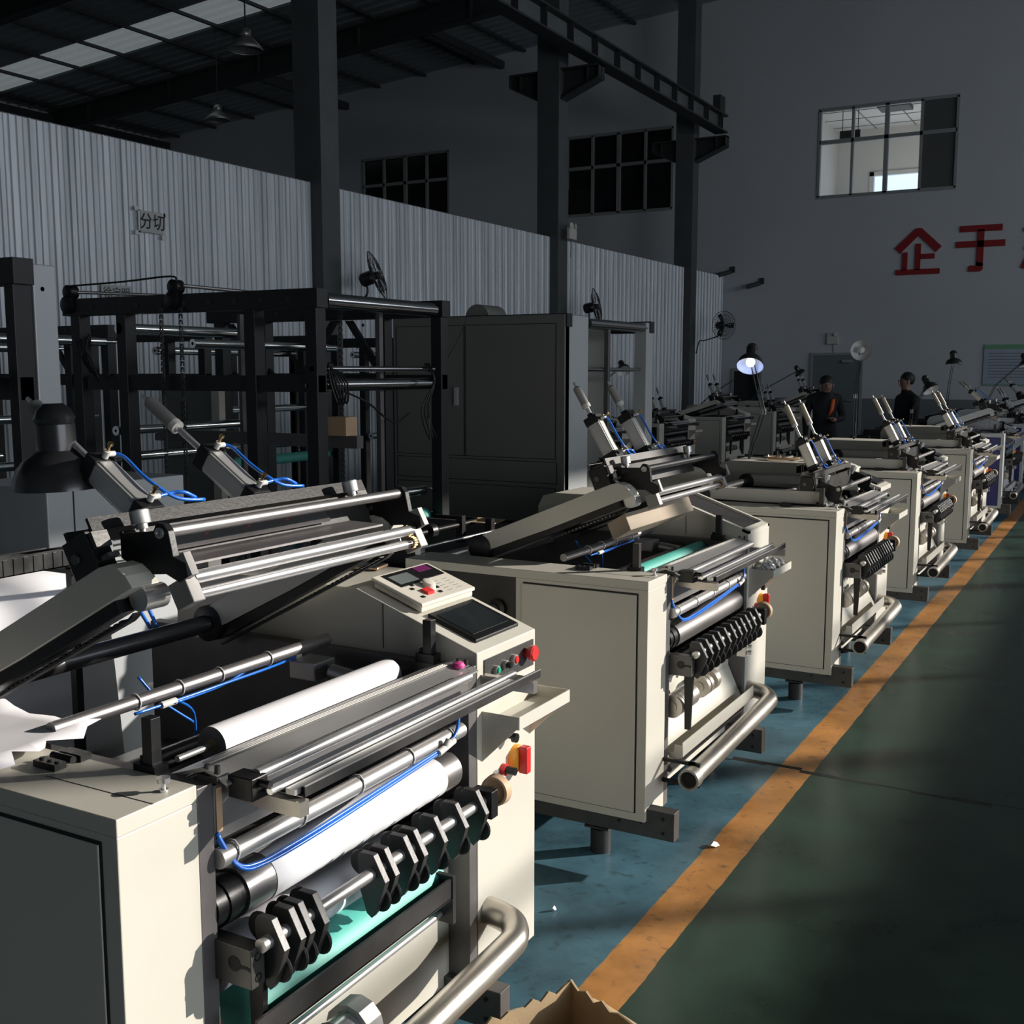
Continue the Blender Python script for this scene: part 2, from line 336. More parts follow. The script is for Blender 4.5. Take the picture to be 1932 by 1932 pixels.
# columns with corbels
CY = [4.45, 10.65, 16.8, 23.1]
CL = ['steel column nearest the camera, out of frame at the left', 'broad dark steel column nearest the camera, standing before the partition', 'dark steel column in the middle, with a white emergency light on it', 'dark steel column farthest away, at the end of the crane beam']
for i, y in enumerate(CY):
    r = empty('steel_column', (-8.72, y, FL), CL[i], 'column', 'steel columns along the partition')
    mb = MB(); d = 0.34
    mb.box((-0.2, 0, 0), (-0.175, d, 10.0)); mb.box((0.175, 0, 0), (0.2, d, 10.0)); mb.box((-0.175, 0.0, 0), (0.175, 0.012, 10.0)); mb.box((-0.175, d-0.012, 0), (0.175, d, 10.0))
    mb.build('shaft', 'column', r, bevel=0.004)
    MB().box((-0.3, -0.08, 0), (0.3, d+0.08, 0.03)).build('base_plate', 'column', r)
    if i:
        for sgn, ln in ((1, 0.68), (-1, 0.55)):
            mb = MB(); z1 = 6.57
            for (e0, e1, yy0, yy1) in ((z1-0.03, z1, 0.05, d-0.05),):
                mb.box((sgn*0.2, yy0, e0), (sgn*(0.2+ln), yy1, e1))
            mb.prism([(sgn*0.2, z1-0.46), (sgn*(0.2+ln), z1-0.20), (sgn*(0.2+ln), z1-0.03), (sgn*0.2, z1-0.03)], d/2-0.01, d/2+0.01)
            mb.prism([(sgn*0.2, z1-0.49), (sgn*(0.2+ln), z1-0.22), (sgn*(0.2+ln), z1-0.19), (sgn*0.2, z1-0.46)], 0.05, d-0.05)
            mb.box((sgn*(0.2+ln)-0.02, 0.06, z1-0.2), (sgn*(0.2+ln), d-0.06, z1))
            mb.box((sgn*(ln)-0.02, 0.06, z1-0.28), (sgn*(ln), d-0.06, z1))
            mb.build('corbel', 'beamd', r)
r = empty('crane_beam', (-7.98, -3, 6.57), 'long crane runway beam with stiffeners carried by the column corbels', 'beam')
MB().box((-0.14, 0, 0.03), (0.14, 26.3, 0.06)).box((-0.14, 0, 0.36), (0.14, 26.3, 0.39)).build('flange', 'beamd', r)
MB().box((-0.01, 0, 0.06), (0.01, 26.3, 0.36)).build('web', 'beam', r)
mb = MB()
for k in range(30): mb.box((-0.12, 0.5+k*0.88, 0.06), (0.12, 0.515+k*0.88, 0.36))
mb.build('stiffener', 'beamd', r)
MB().box((-0.03, 0, 0.39), (0.03, 26.2, 0.44)).build('rail', 'beamd', r)
MB().box((-0.08, 25.95, 0.39), (0.08, 26.25, 0.75)).build('end_stop', 'beamd', r)
# corrugated partition
mb = MB(); pts = []; y = -6.0; k = 0
while y < YB-0.02:
    w = 0.20+0.02*math.sin(k*1.7); h = 0.014
    pts += [(y, 0), (y+w*0.30, 0), (y+w*0.335, h), (y+w*0.37, 0), (y+w*0.62, 0), (y+w*0.66, h*0.6), (y+w*0.70, 0), (y+w*0.93, 0), (y+w*0.95, h*1.3), (y+w*0.99, h*1.3)]
    y += w; k += 1
PX = -8.69
mb.sheet([[(PX+b, a, z) for a, b in pts] for z in (FL, 3.86)], False)
struct(mb.build('wall_partition', 'partition', solid=0.003, recalc=False))
tag(MB().box((PX-0.06, -6, 3.84), (PX-0.005, YB-.02, 3.87)).build('partition_rail', 'frame'), 'thin steel rail behind the top edge of the corrugated partition', 'rail')
# windows of the back wall
def window(name, x0, x1, z0, z1, cols, split, glass):
    mb = MB(); w = 0.035; Y0 = YB-0.02
    mb.box((x0-.02, Y0, z0-w), (x1+.02, Y0+.1, z0+w)).box((x0-.02, Y0, z1-w), (x1+.02, Y0+.1, z1+w))
    for k in range(cols+1):
        x = x0+(x1-x0)*k/cols; ww = 0.045 if k == cols//2 else 0.028
        mb.box((x-ww, Y0, z0), (x+ww, Y0+.1, z1))
    zm = z0+(z1-z0)*split; mb.box((x0, Y0, zm-.04), (x1, Y0+.1, zm+.04))
    o = struct(mb.build(name, 'winframe'))
    if glass:
        g = MB().box((x0, YB+.06, z0), (x1, YB+.07, z1)).build('window_glass', 'darkglass', o)
    return o
w1 = window('window_1', *WBACK[0], 4, 0.63, False)
MB().box((WBACK[0][1]-0.72, YB+.03, 5.5), (WBACK[0][1], YB+.06, 7.38)).build('window_blind', 'boardg', w1)
window('window_2', *WBACK[1], 4, 0.60, True); w3 = window('window_3', *WBACK[2], 4, 0.63, True)
MB().box((-12.75, YB+.02, 5.55), (-12.1, YB+.05, 6.15)).build('window_opening_sash', 'gap', bpy.data.objects['window_2'])
# lit office room behind window 1
rm = MB(); A, B, C0, C1, D = -7.15, -2.4, 5.2, 7.75, YB+0.2
rm.box((A-.1, D, C0), (A, 30.2, C1)).box((B, D, C0), (B+.1, 30.2, C1)).box((A, 30.0, C0), (-6.31, 30.2, C1)).box((-6.31, 30.0, 6.67), (-4.1, 30.2, C1)).box((-4.1, 30, C0), (B, 30.2, C1)).box((A, D, C0-.1), (B, 30.2, C0))
struct(rm.build('wall_office', 'roomw'))
mb = MB().box((A, D, C1), (B, 30.2, C1+.1)); struct(mb.build('ceiling_office', 'roomw'))
mb = MB()
for k in range(1, 5): mb.box((A+k*.95, D, C1-.012), (A+k*.95+.02, 30, C1))
for k in range(1, 5): mb.box((A, D+k*.9, C1-.012), (B, D+k*.9+.02, C1))
struct(mb.build('trim_office_ceiling', 'dado'))
struct(MB().box((-6.31, 30.1, 5.2), (-4.1, 30.15, 6.67)).build('window_office', 'daywindow'))
struct(MB().box((-6.31, 29.95, 5.2), (-6.2, 30.1, 6.67)).box((-6.31, 29.95, 6.57), (-4.1, 30.1, 6.67)).build('trim_office_window', 'roomw'))
tag(MB().box((-5.65, 27.3, 7.66), (-4.95, 27.9, 7.74)).build('ceiling_vent', 'boardg'), 'grey ceiling vent in the lit office upstairs', 'vent')
tag(MB().box((-6.35, 26.8, 6.95), (-5.9, 26.86, 7.12)).tube((-6.3, 26.83, 7.1), (-6.3, 26.83, 7.74), .008).tube((-5.95, 26.83, 7.1), (-5.95, 26.83, 7.74), .008).build('hanging_sign', 'ink'), 'small dark sign hanging from the lit office ceiling', 'sign')
ol = bpy.data.lights.new('office_light', 'AREA'); ol.energy = 17; ol.size = 2.0; ol.color = (1, 0.97, 0.92)
oo = bpy.data.objects.new('office_light', ol); COL.objects.link(oo); oo.location = (-4.8, 28.2, 5.4); oo.rotation_euler = (PI, 0, 0)

# ------------------------------------------------------------------ writing
def text(name, s, size, origin, rot, mt, ext=0.01, bold=0.0, label=None, cat='sign', parent=None):
    c = bpy.data.curves.new(name, 'FONT'); c.body = s; c.size = size; c.extrude = ext; c.offset = bold; c.align_x = 'CENTER'; c.align_y = 'CENTER'
    t = bpy.data.objects.new(name+'_tmp', c); COL.objects.link(t); bpy.context.view_layer.update()
    me = bpy.data.meshes.new_from_object(t.evaluated_get(bpy.context.evaluated_depsgraph_get())); me.name = name
    bpy.data.objects.remove(t); me.materials.clear(); me.materials.append(M[mt])
    xs = [v.co.x for v in me.vertices]; ys = [v.co.y for v in me.vertices]
    cx, cy = (min(xs)+max(xs))/2, (min(ys)+max(ys))/2
    for v in me.vertices: v.co.x -= cx; v.co.y -= cy
    o = bpy.data.objects.new(name, me); COL.objects.link(o); o.location = origin; o.rotation_euler = rot
    if parent: o.parent = parent
    if label: tag(o, label, cat)
    return o
# big red characters (bold strokes) on the back wall
def strokes(name, polys, cx, cz, sc, mt, label):
    mb = MB()
    for p in polys: mb.prism([(cx+sc*a, cz+sc*b) for a, b in p], YB-0.035, YB-0.003)
    return tag(mb.build(name, mt), label, 'lettering')
def bar(x0, z0, x1, z1): return [(x0, z0), (x1, z0), (x1, z1), (x0, z1)]
strokes('red_character', [
    [(-0.06, .50), (.06, .50), (.50, .08), (.38, -.04), (0, .34), (-.38, -.04), (-.50, .08)],
    bar(-.055, -.42, .06, .16), bar(.05, -.18, .36, -.07), bar(-.33, -.42, -.22, -.02), bar(-.46, -.52, .48, -.40)],
    -4.33, 4.22, 0.96, 'redsign', 'large red character on the back wall, the first from the left')
strokes('red_character', [
    bar(-.43, .36, .45, .50), bar(-.50, .02, .52, .16), bar(-.06, -.40, .08, .40), [(.08, -.34), (.08, -.48), (.02, -.52), (-.22, -.51), (-.20, -.38), (-.06, -.38), (-.06, -.30)]],
    -3.09, 4.22, 0.94, 'redsign', 'large red character with two crossbars, right of the first one on the wall')
strokes('red_character', [bar(-.42, .30, -.1, .40), bar(-.34, .12, -.1, .20), bar(-.38, -.1, .3, .0), [(-.45, -.46), (-.36, -.50), (-.2, -.12), (-.3, -.1)]],
    -1.86, 4.22, 0.94, 'redsign', 'large red character cut off by the right edge of the picture')
# paper signs on the partition
sg = empty('paper_sign', (PX+0.035, 8.13, 3.12), 'paper sign taped high on the corrugated partition with two black characters', 'sign')
MB().box((0, -.13, -.11), (0.002, .16, .10)).build('sheet', 'sheet', sg)
mb = MB()
for a, b in ((-.17, .11), (.18, .08), (-.17, -.12), (.17, -.14)): mb.box((0.0022, a-.035, b-.02), (0.003, a+.035, b+.02))
for a in (-.15, .18): mb.box((0.0022, a-.012, -.12), (0.003, a+.012, .1))
mb.build('tape', 'tape', sg)
text('lettering', '分切', 0.165, (0.004, 0.02, 0), (PI/2, 0, PI/2), 'ink', 0.0005, 0.002, parent=sg)
sg = empty('paper_sign', (PX+0.035, 7.66, 2.40), 'half hidden paper sign on the partition behind the black rack top', 'sign')
MB().box((0, -.18, -.08), (0.002, .18, .07)).build('sheet', 'sheet', sg)
text('lettering', '徐宝明', 0.11, (0.004, 0.0, 0), (PI/2, 0, PI/2), 'ink', 0.0005, 0.0, parent=sg)
# poster, doors, emergency lights, cctv on the back wall
ps = empty('wall_poster', (-2.15, YB-0.03, 1.35), 'pale blue printed poster on the back wall at the right edge', 'poster')
MB().box((-0.75, 0, 0), (0.75, 0.01, 0.86)).build('sheet', 'poster', ps)
MB().box((-0.74, -.004, .76), (0.74, 0, .85)).box((-.74, -.004, 0.01), (.74, 0, .03)).build('title_band', 'posterg', ps)
mb = MB()
for k in range(9):
    mb.box((-0.66, -.003, .66-.062*k), (-0.66+1.3*random.uniform(.6, 1), 0, .675-.062*k))
mb.build('text_lines', 'dado', ps)
def door(n, x0, x1, z1, mt):
    o = struct(MB().box((x0-.06, YB-.05, FL), (x0, YB, z1+.06)).box((x1, YB-.05, FL), (x1+.06, YB, z1+.06)).box((x0, YB-.05, z1), (x1, YB, z1+.06)).build('door_%d' % n, 'winframe'))
    MB().box((x0, YB-.03, FL+.01), (x1, YB-.012, z1)).build('door_leaf', mt, o)
    return o
d1 = door(1, -6.5, -5.45, 2.0, 'doorp'); MB().box((-5.85, YB-.09, 1.84), (-5.62, YB-.031, 1.90)).build('door_closer', 'winframe', d1)
MB().tube((-5.6, YB-.08, 1.0), (-5.6, YB-.03, 1.0), .02).box((-5.72, YB-.09, .985), (-5.6, YB-.075, 1.015)).build('door_handle', 'satin', d1)
d2 = door(2, -8.35, -7.75, 1.65, 'darkglass')
def emergency(x, y, z, lab, rot=0):
    r = empty('emergency_light', (x, y, z), lab, 'light', 'twin head emergency lights'); r.rotation_euler = (0, 0, rot)
    MB().box((-.13, -.06, -.11), (.13, 0, .07)).build('housing', 'plastic', r, bevel=.01)
    for s in (-1, 1):
        h = MB().lathe((s*.07, -.02, .10), (0.2*s, -1, .1), [(-.02, 0.001), (-.01, .035), (.03, .05), (.05, .052), (.05, .001)], 14).build('lamp_head', 'plastic', r)
    MB().path([(0, -.01, -.1), (0.02, -.01, -.25), (0, -.01, -.4)], .008, 5, 3).build('cable', 'dado', r)
emergency(-6.08, YB, 2.36, 'white twin head emergency light above the far grey door')
emergency(-8.40, 17.0, 3.93, 'white twin head emergency light on the middle column', PI/2)
for (x, z, lab) in ((-7.75, 3.66, 'small dark security camera on the back wall above the wall fan'), (-8.45, 3.95, 'small dark security camera at the partition corner of the back wall')):
    r = empty('security_camera', (x, YB, z), lab, 'camera')
    MB().box((-.05, -.05, -.02), (.05, 0, .12)).build('bracket', 'rafter', r)
    MB().tube((-.02, -.08, .0), (-.25, -.3, -.09), .05).build('camera_body', 'rafter', r)
# high bay lamps
for (x, y, z, lab) in ((-13.2, 14.6, 7.0, 'high bay lamp hanging near the top beside the nearest column'), (-18.8, 19.8, 7.45, 'small high bay lamp hanging farther away above the partition')):
    r = empty('high_bay_lamp', (x, y, z), lab, 'lamp', 'high bay lamps under the roof')
    MB().lathe((0, 0, -.1), (0, 0, 1), [(0, .28), (.02, .285), (.08, .24), (.15, .17), (.2, .12), (.2, .09), (.32, .09), (.36, .03), (.36, .001)], 20).build('reflector', 'satin', r, recalc=False, solid=.004)
    MB().tube((0, 0, .26), (0, 0, roofz(x)-z-.03), .012, 8).build('stem', 'rafter', r)
    MB().lathe((0, 0, -.04), (0, 0, 1), [(0, .001), (.01, .05), (.08, .05), (.12, .02)], 12).build('bulb', 'lampwhite', r)

# wall fans on the columns
def wall_fan(x, y, z, aim, tilt, lab):
    r = empty('wall_fan', (x, y, z), lab, 'fan', 'black cage fans on brackets')
    d = Vector((math.cos(aim)*math.cos(tilt), math.sin(aim)*math.cos(tilt), math.sin(tilt)))
    a = Vector((-math.sin(aim), math.cos(aim), 0)); b = d.cross(a)
    mb = MB()
    for rr, off in ((.30, 0.0), (.22, .035), (.14, .045), (.22, -.035), (.14, -.045), (.06, .05)):
        pts = [d*off+rr*(math.cos(2*PI*k/24)*a+math.sin(2*PI*k/24)*b) for k in range(25)]
        mb.path(pts, .003 if rr < .3 else .006, 5, 1)
    for k in range(28):
        c = math.cos(2*PI*k/28)*a+math.sin(2*PI*k/28)*b
        for s in (1, -1): mb.path([.06*c+d*.05*s, .2*c+d*.04*s, .3*c], .0022, 4, 2)
    mb.build('cage', 'lampblack', r)
    mb = MB()
    for k in range(3):
        c = math.cos(2*PI*k/3)*a+math.sin(2*PI*k/3)*b; e = d.cross(c)
        mb.sheet([[c*.03-e*.02, c*.03+e*.02+d*.01], [c*.15-e*.06, c*.15+e*.05+d*.02], [c*.26-e*.05, c*.26+e*.06+d*.02]])
    mb.build('blade', 'lampblack', r, solid=.003)
    MB().lathe(-d*.22, d, [(0, .001), (.0, .06), (.03, .085), (.14, .085), (.17, .05), (.24, .04), (.26, .001)], 14).build('motor', 'lampblack', r)
    MB().path([-d*.15, -d*.15+Vector((0, 0, -.2)), (-.3*abs(math.cos(aim))-.12, -.15, -.32), (-.45, -.25, -.34), (-.5, -.3, -.6)], .014, 6).build('bracket', 'lampblack', r)
wall_fan(-8.1, 11.15, 2.80, math.radians(25), .35, 'black wall fan seen edge on, beside the nearest column')
wall_fan(-7.95, 17.1, 2.72, math.radians(15), .2, 'black wall fan above the grey cabinet top, beside the middle column')
wall_fan(-7.8, 23.2, 2.62, math.radians(-35), .0, 'round wall fan facing outward beside the farthest column')

# ------------------------------------------------------------------ slitting machines
def slitter(X0, Y0, th, phi, ext, lab, group, det=2, holders=None, paper=False, body='paint', side='paint', slv=.10, teal=True, tray=True, sleevemat='sleeve', console=True):
    R = empty('slitting_machine', (X0, Y0, 0), lab, 'machine', group)
    U = lambda: MB(flip=True)
    th = math.radians(th); ct, st = math.cos(th), math.sin(th); HU, HZ = .77, .988
    def A(a, n, v): return (HU-(a*ct-n*st), v, HZ+a*st+n*ct)
    def UA(): return MB(flip=True, xf=lambda p: A(p[0], p[2], p[1]))
    B = .13
    # housings
    nc = U().box((0, 0, B), (.50, .17, .93)).box((0, 0, .93), (.97, .17, .96)).box((.95, 0, .90), (.97, .17, .93)).build('near_housing', body, R, bevel=.002)
    g = U().box((.034, -.0015, .158), (.47, .0, .918)).build('door_gap', 'gap', nc)
    U().box((.040, -.004, .160), (.475, -.0005, .912)).build('side_door', side, nc, bevel=.0015)
    U().box((.50, .05, B), (1.0, .17, .925)).build('side_plate', 'dark', R)
    if det > 0:
        U().lathe((.60, .045, .80), (0, -1, 0), [(-.01, .001), (-.01, .03), (.0, .035), (.012, .035), (.02, .022), (.03, .02), (.03, .001)], 12).build('shaft_nut', 'dark', R)
        h = U()
        h.obox((.285, .105, .967), (.028, 0, 0), (0, .012, 0), (0, 0, .006)).obox((.285, .16, .967), (.028, 0, 0), (0, .012, 0), (0, 0, .006))
        h.tube((.258, .133, .970), (.312, .133, .970), .007, 10)
        for q in (.265, .285, .305): h.tube((q, .105, .97), (q, .105, .976), .004, 8)
        h.build('hinge', 'black', R)
        U().box((0, .074, .9601), (.256, .0755, .9606)).build('lid_seam', 'gap', R)
        U().lathe((.027, .123, .96), (0, 0, 1), [(0, .008), (.004, .008), (.004, .004), (.016, .004), (.016, .011), (.024, .0115), (.024, .001)], 14).build('lid_knob', 'chrome', R)
    # machined frames
    for nm, v0, v1 in (('near', .17, .207), ('far', 1.045, 1.08)):
        U().box((0, v0, B), (1.05 if paper else 1.6, v1, .952)).build('frame_plate', 'frame' if det else 'dark', R, bevel=.0015)
    # far housing with the sloping console
    prof = [(0, B), (0, .98), (.355, 1.105), (.90, 1.105), (.96, 1.09), (.985, 1.04), (.985, .95), (1.0, .93), (1.0, B)]
    fh = U().prism(prof, 1.084, 1.38).build('console_housing', body, R, bevel=.002)
    if det > 0:
        U().box((.272, 1.0825, .96), (.2735, 1.084, 1.075)).build('seam', 'gap', fh)
    # interior
    U().box((.14, .207, .16), (1.0, 1.045, .62)).build('inner_tank', 'dark', R)
    U().box((.06, .21, .15), (.075, 1.044, .56)).build('inner_panel', body, R)
    if paper:
        for w in (-.17, 1.05): U().box((1.29, w, FL), (1.35, w+.03, .96)).box((1.05, w, .10), (1.35, w+.03, .16)).build('roll_stand', 'black', R)
    else:
        U().box((1.0, .207, .3), (1.6, 1.045, .66)).build('rear_tank', 'black', R)
        U().box((1.0, .05, .3), (1.6, .17, .9)).build('rear_side_plate', 'black', R)
    # base beams and feet
    for v0 in (.015, 1.02):
        bm_ = U().box((-.10, v0, .075), (1.3, v0+.048, .175)).build('base_beam', 'gunmetal', R, bevel=.002)
        if det > 0:
            t = U()
            for (q, z) in ((-.06, .15), (-.06, .10), (.02, .125), (.10, .115)): t.tube((q, v0-.001, z), (q, v0-.003, z), .006, 10)
            t.build('bolt', 'black', bm_)
    for (q, w) in ((.19, .06), (.19, 1.16), (1.15, .06), (1.15, 1.16)):
        U().tube((q, w, FL), (q, w, .055), .036, 18).build('foot', 'rubber', R, bevel=.003)
        U().box((q-.045, w-.04, .062), (q+.045, w+.04, .07)).tube((q, w, .055), (q, w, .12), .012, 8).build('foot_bracket', 'dark', R)
    # duct pipe at the front
    q = -.115
    pts = [(q, .12, .268), (q, .45, .275), (q, .80, .285), (q, 1.02, .292), (q+.004, 1.07, .297), (q+.035, 1.115, .305), (q+.09, 1.128, .312), (.02, 1.13, .315)]
    pp = U().path(pts, .034, 18, 5).build('exhaust_pipe', 'pipe', R)
    U().lathe((q, .10, .268), (0, 1, 0), [(.03, .030), (.0, .030), (0, .0375), (.05, .0375), (.05, .034)], 18).build('pipe_collar', 'pipe', pp)
    U().tube((q, .118, .268), (q, .119, .268), .031, 18).build('pipe_mouth', 'gap', pp)  # dark disc paints the shade inside the hollow pipe
    U().box((-.12, .155, .300), (.0, .167, .312)).box((-.12, .155, .225), (0, .167, .237)).box((-.135, .155, .225), (-.095, .167, .312)).build('pipe_bracket', 'black', R)
    # main rollers
    U().tube((.035, .28, .715), (.035, 1.0, .715), .045, 26).build('upper_roller', 'brushed', R)
    U().tube((.035, .207, .715), (.035, .282, .715), .040, 20).tube((.035, .235, .715), (.035, .262, .715), .0435, 20).build('roller_collar', 'black', R)
    U().tube((.035, .207, .60), (.035, 1.045, .60), .036, 22).build('lower_roller', 'blackroll', R)
    # conduit tube with ties and hose
    U().tube((-.005, .207, .815), (-.005, 1.0, .818), .018, 18).build('conduit_tube', 'satin' if det > 1 else 'brushed', R)
    if det > 0:
        for w in (.24, .42, .60, .78, .94):
            U().path([(-.005+.0205*math.cos(k*PI/5), w+.004*math.sin(k*PI/5), .817+.0205*math.sin(k*PI/5)) for k in range(11)], .002, 5, 1).build('cable_tie', 'plastic', R)
        t = U()
        t.path([(.0, .212, .86), (-.022, .235, .80), (-.03, .28, .785), (-.034, .36, .787), (-.034, .45, .79), (-.032, .62, .798), (-.03, .78, .806), (-.03, .90, .815), (-.025, .95, .83), (-.02, .97, .87)], .0042, 7)
        t.path([(-.0, .212, .85), (-.026, .24, .792), (-.033, .3, .779), (-.036, .45, .783), (-.034, .7, .797), (-.032, .88, .808), (-.03, .935, .812)], .0038, 7)
        t.build('air_hose', 'hose', R)
        U().tube((-.034, .86, .808), (-.03, .93, .816), .008, 10).tube((-.033, .89, .812), (-.036, .90, .83), .007, 8).build('hose_fitting', 'plastic', R)
    # knife holders on their rod
    U().tube((-.09, .215, .675), (-.09, .985, .675), .0125, 18).build('holder_rod', 'satin', R)
    cb = U().box((-.083, .198, .60), (.03, .232, .672)).build('rod_clamp', 'gunmetal', R, bevel=.0015)
    if det > 0:
        t = U()
        for z in (.655, .617): t.lathe((-.083, .215, z), (-1, 0, 0), [(-.001, .001), (-.001, .0085), (.0006, .0085), (.0006, .006), (-.0005, .005), (-.0005, .001)], 12)
        t.lathe((-.045, .198, .64), (0, -1, 0), [(0, .001), (0, .014), (.001, .014), (.001, .012), (.0003, .011), (.0003, .001)], 14)
        t.build('clamp_bolt', 'black', cb)
        U().prism([(-.083, .640), (-.083, .632), (-.07, .636), (-.05, .632), (-.045, .64), (-.07, .642)], .1975, .199).build('clamp_slot', 'gap', cb)
    U().prism([(-.078, .60), (-.045, .60), (-.05, .40), (-.07, .40)], .232, .244).build('clamp_lever', 'black', R)
    U().box((-.115, .955, .635), (-.06, .985, .70)).build('rod_clamp', 'black', R, bevel=.002)
    U().lathe((-.09, 1.0, .680), (0, 1, 0), [(0, .001), (0, .012), (.010, .012), (.010, .026), (.006, .030), (.008, .035), (.028, .037), (.032, .034), (.032, .001)], 26).build('handwheel', 'tan', R)
    for w in (holders or [.24, .30, .37, .43, .50, .57, .63, .69, .75, .81, .88]):
        ho = U().prism([(-.058, .704), (-.064, .714), (-.096, .714), (-.124, .664), (-.118, .645), (-.101, .598), (-.090, .584), (-.078, .592), (-.062, .640)], w, w+.016).build('knife_holder', 'holder', R, bevel=.0012)
        if det > 0:
            U().lathe((-.098, w+.0145, .620), (0, 1, 0), [(0, .001), (0, .025), (.003, .0275), (.007, .025), (.007, .019), (.005, .018), (.005, .006), (.009, .005), (.009, .001)], 20).build('knife_wheel', 'rubber', ho)
            if paper: U().lathe((-.052, w+.018, .683), (0, 1, 0), [(0, .001), (0, .025), (.004, .027), (.008, .025), (.008, .001)], 20).build('back_wheel', 'rubber', ho)
    if paper or teal:
        if paper: U().tube((.0, .262, .512), (0, .845, .512), .064, 28).build('rubber_roller', 'teal', R)
    if paper:
        gd = U().box((-.092, .20, .50), (-.086, .83, .546)).box((-.092, .20, .498), (-.06, .83, .502)).build('guard_bar', 'dark', R)
        U().box((-.095, .82, .44), (.0, .832, .55)).build('guard_bracket', 'dark', gd)
        U().tube((-.06, .207, .456), (-.06, .825, .456), .008, 12).build('guide_rod', 'satin', R)
        cr = U().tube((-.085, .10, .385), (-.085, .50, .385), .040, 24).build('chrome_sleeve', 'chrome', R)
        U().lathe((-.085, .455, .385), (0, 1, 0), [(0, .041), (0, .054), (.045, .054), (.045, .041)], 12, False).build('sleeve_ring', 'satin', cr)
        U().path([(-.085+.0415*math.cos(k*PI/7), .41, .385+.0415*math.sin(k*PI/7)) for k in range(15)], .002, 5, 1).build('cable_tie', 'plastic', cr)
    else:
        for w in ((.22, .25), (.255, .285), (.29, .335), (.34, .40), (.50, .525), (.535, .56), (.60, .64)):
            U().tube((-.005, w[0], .478), (-.005, w[1], .478), .041, 18).tube((-.005, w[0]-.004, .478), (-.005, w[1]+.004, .478), .02, 10).build('steel_bobbin', 'pipe', R)
        if det > 0:
            t = U().box((-.05, .93, .50), (-.01, .985, .545)).tube((-.03, .955, .545), (-.03, .955, .57), .006, 8).tube((-.055, .94, .52), (-.07, .94, .52), .009, 8).tube((-.055, .94, .545), (-.07, .94, .545), .007, 8)
            t.build('air_regulator', 'alu', R, bevel=.002)
        t = U().sheet([[(.06, .22, .43), (.06, 1.04, .43)], [(.0, .215, .30), (.0, 1.04, .30)], [(-.028, .215, .288), (-.028, 1.04, .288)], [(-.052, .215, .305), (-.052, 1.04, .305)], [(-.050, .215, .355), (-.050, 1.04, .355)]], False)
        t.af([t.av(p) for p in ((.05, .215, .385), (.0, .215, .30), (-.028, .215, .288), (-.052, .215, .305), (-.05, .215, .345), (-.022, .215, .345), (-.018, .215, .315), (.0, .215, .315), (.03, .215, .39))])
        t.build('trim_trough', body, R, solid=.0025)
        U().tube((.0, .22, .25), (.0, 1.04, .25), .012, 10).build('guide_rod', 'brushed', R)
    # front plate, table and rails
    U().box((.0, .207, .845), (.012, 1.045, .945)).build('front_plate', 'brushed' if det else 'dark', R)
    if det > 0: U().box((-.002, .212, .86), (.0, .226, .94)).build('tan_strip', 'tan', R)
    U().prism([(.11, .945), (.03, .972), (.02, .972), (-.03, .954), (-.03, .950), (.02, .967), (.11, .940)], .21, 1.04).build('top_plate', 'satin', R)
    tb = U().box((-.135, .285, .925), (-.065, 1.13, .929)).box((-.137, .285, .925), (-.134, 1.15, .943)).build('front_table', 'dark', R)
    U().box((-.1375, .285, .943), (-.1335, 1.15, .946)).build('table_edge', 'satin', tb)
    U().box((-.145, 1.10, .897), (0, 1.12, .924)).build('table_bracket', 'pipe', R)
    U().prism([(-.145, .897), (-.145, .924), (0, .924), (0, .905), (-.06, .897)], .262, .285).build('table_bracket', 'pipe', R)
    U().box((-.075, .222, .925), (-.02, .262, .965)).tube((-.07, .24, .955), (-.1, .24, .955), .007).build('table_hinge', 'black', R, bevel=.002)
    U().tube((-.055, .255, .960), (-.05, .965, .960), .011, 16).build('bright_rod', 'chrome', R)
    U().tube((-.098, .24, .944), (-.098, 1.09, .944), .007, 12).build('thin_rod', 'chrome', R)
    U().tube((-.084, .25, .940), (-.084, 1.05, .940), .005, 10).build('thin_rod', 'chrome', R)
    U().obox((-.117, .66, .936), (.010, 0, 0), (0, .39, 0), (0, 0, .005)).build('flat_rule', 'satin', R)
    if det > 0:
        t = U()
        for k in range(3): t.path([(.045-.006*k, .23, .972), (.035-.006*k, .6, .9745), (.03-.006*k, .98, .974)], .0012, 4, 3)
        t.build('trim_wire', 'plastic', R)
        for w, nm in ((.205, 'near'), (1.02, 'far')):
            U().box((-.012, w, .952), (.035, w+.03, .962)).tube((.02, w+.01, .962), (.02, w+.01, .978), .005).tube((.0, w+.014, .962), (.0, w+.014, .978), .005).build('bar_end_bracket', 'dark', R)
        if paper: U().lathe((.0, 1.0, .966), (0, 0, 1), [(0, .014), (.006, .016), (.012, .012), (.015, .001)], 12).build('tensioner_knob', 'pink', R)
    # posts
    for w in (.186, 1.06):
        U().box((.108, w-.011, .95), (.132, w+.011, 1.055)).build('post', 'dark' if w < 1 else 'black', R, bevel=.001)
        U().box((.098, w-.016, .95), (.150, w+.016, .972)).tube((.142, w, .972), (.142, w, .982), .006, 6).build('post_base', 'black', R)
    # top roller
    if not paper: U().tube((.19, .36, .915), (.19, 1.03, .915), .03, 20).build('top_roller', 'teal' if teal else 'blackroll', R)
    U().tube((.27, .21, .90), (.27, 1.04, .90), .022, 16).tube((.13, .21, .905), (.13, 1.04, .905), .012, 12).build('idle_roller', 'blackroll', R)
    U().tube((.42, .215, .975), (.42, 1.044, .975), .0145, 16).build('rear_tube', 'brushed', R)
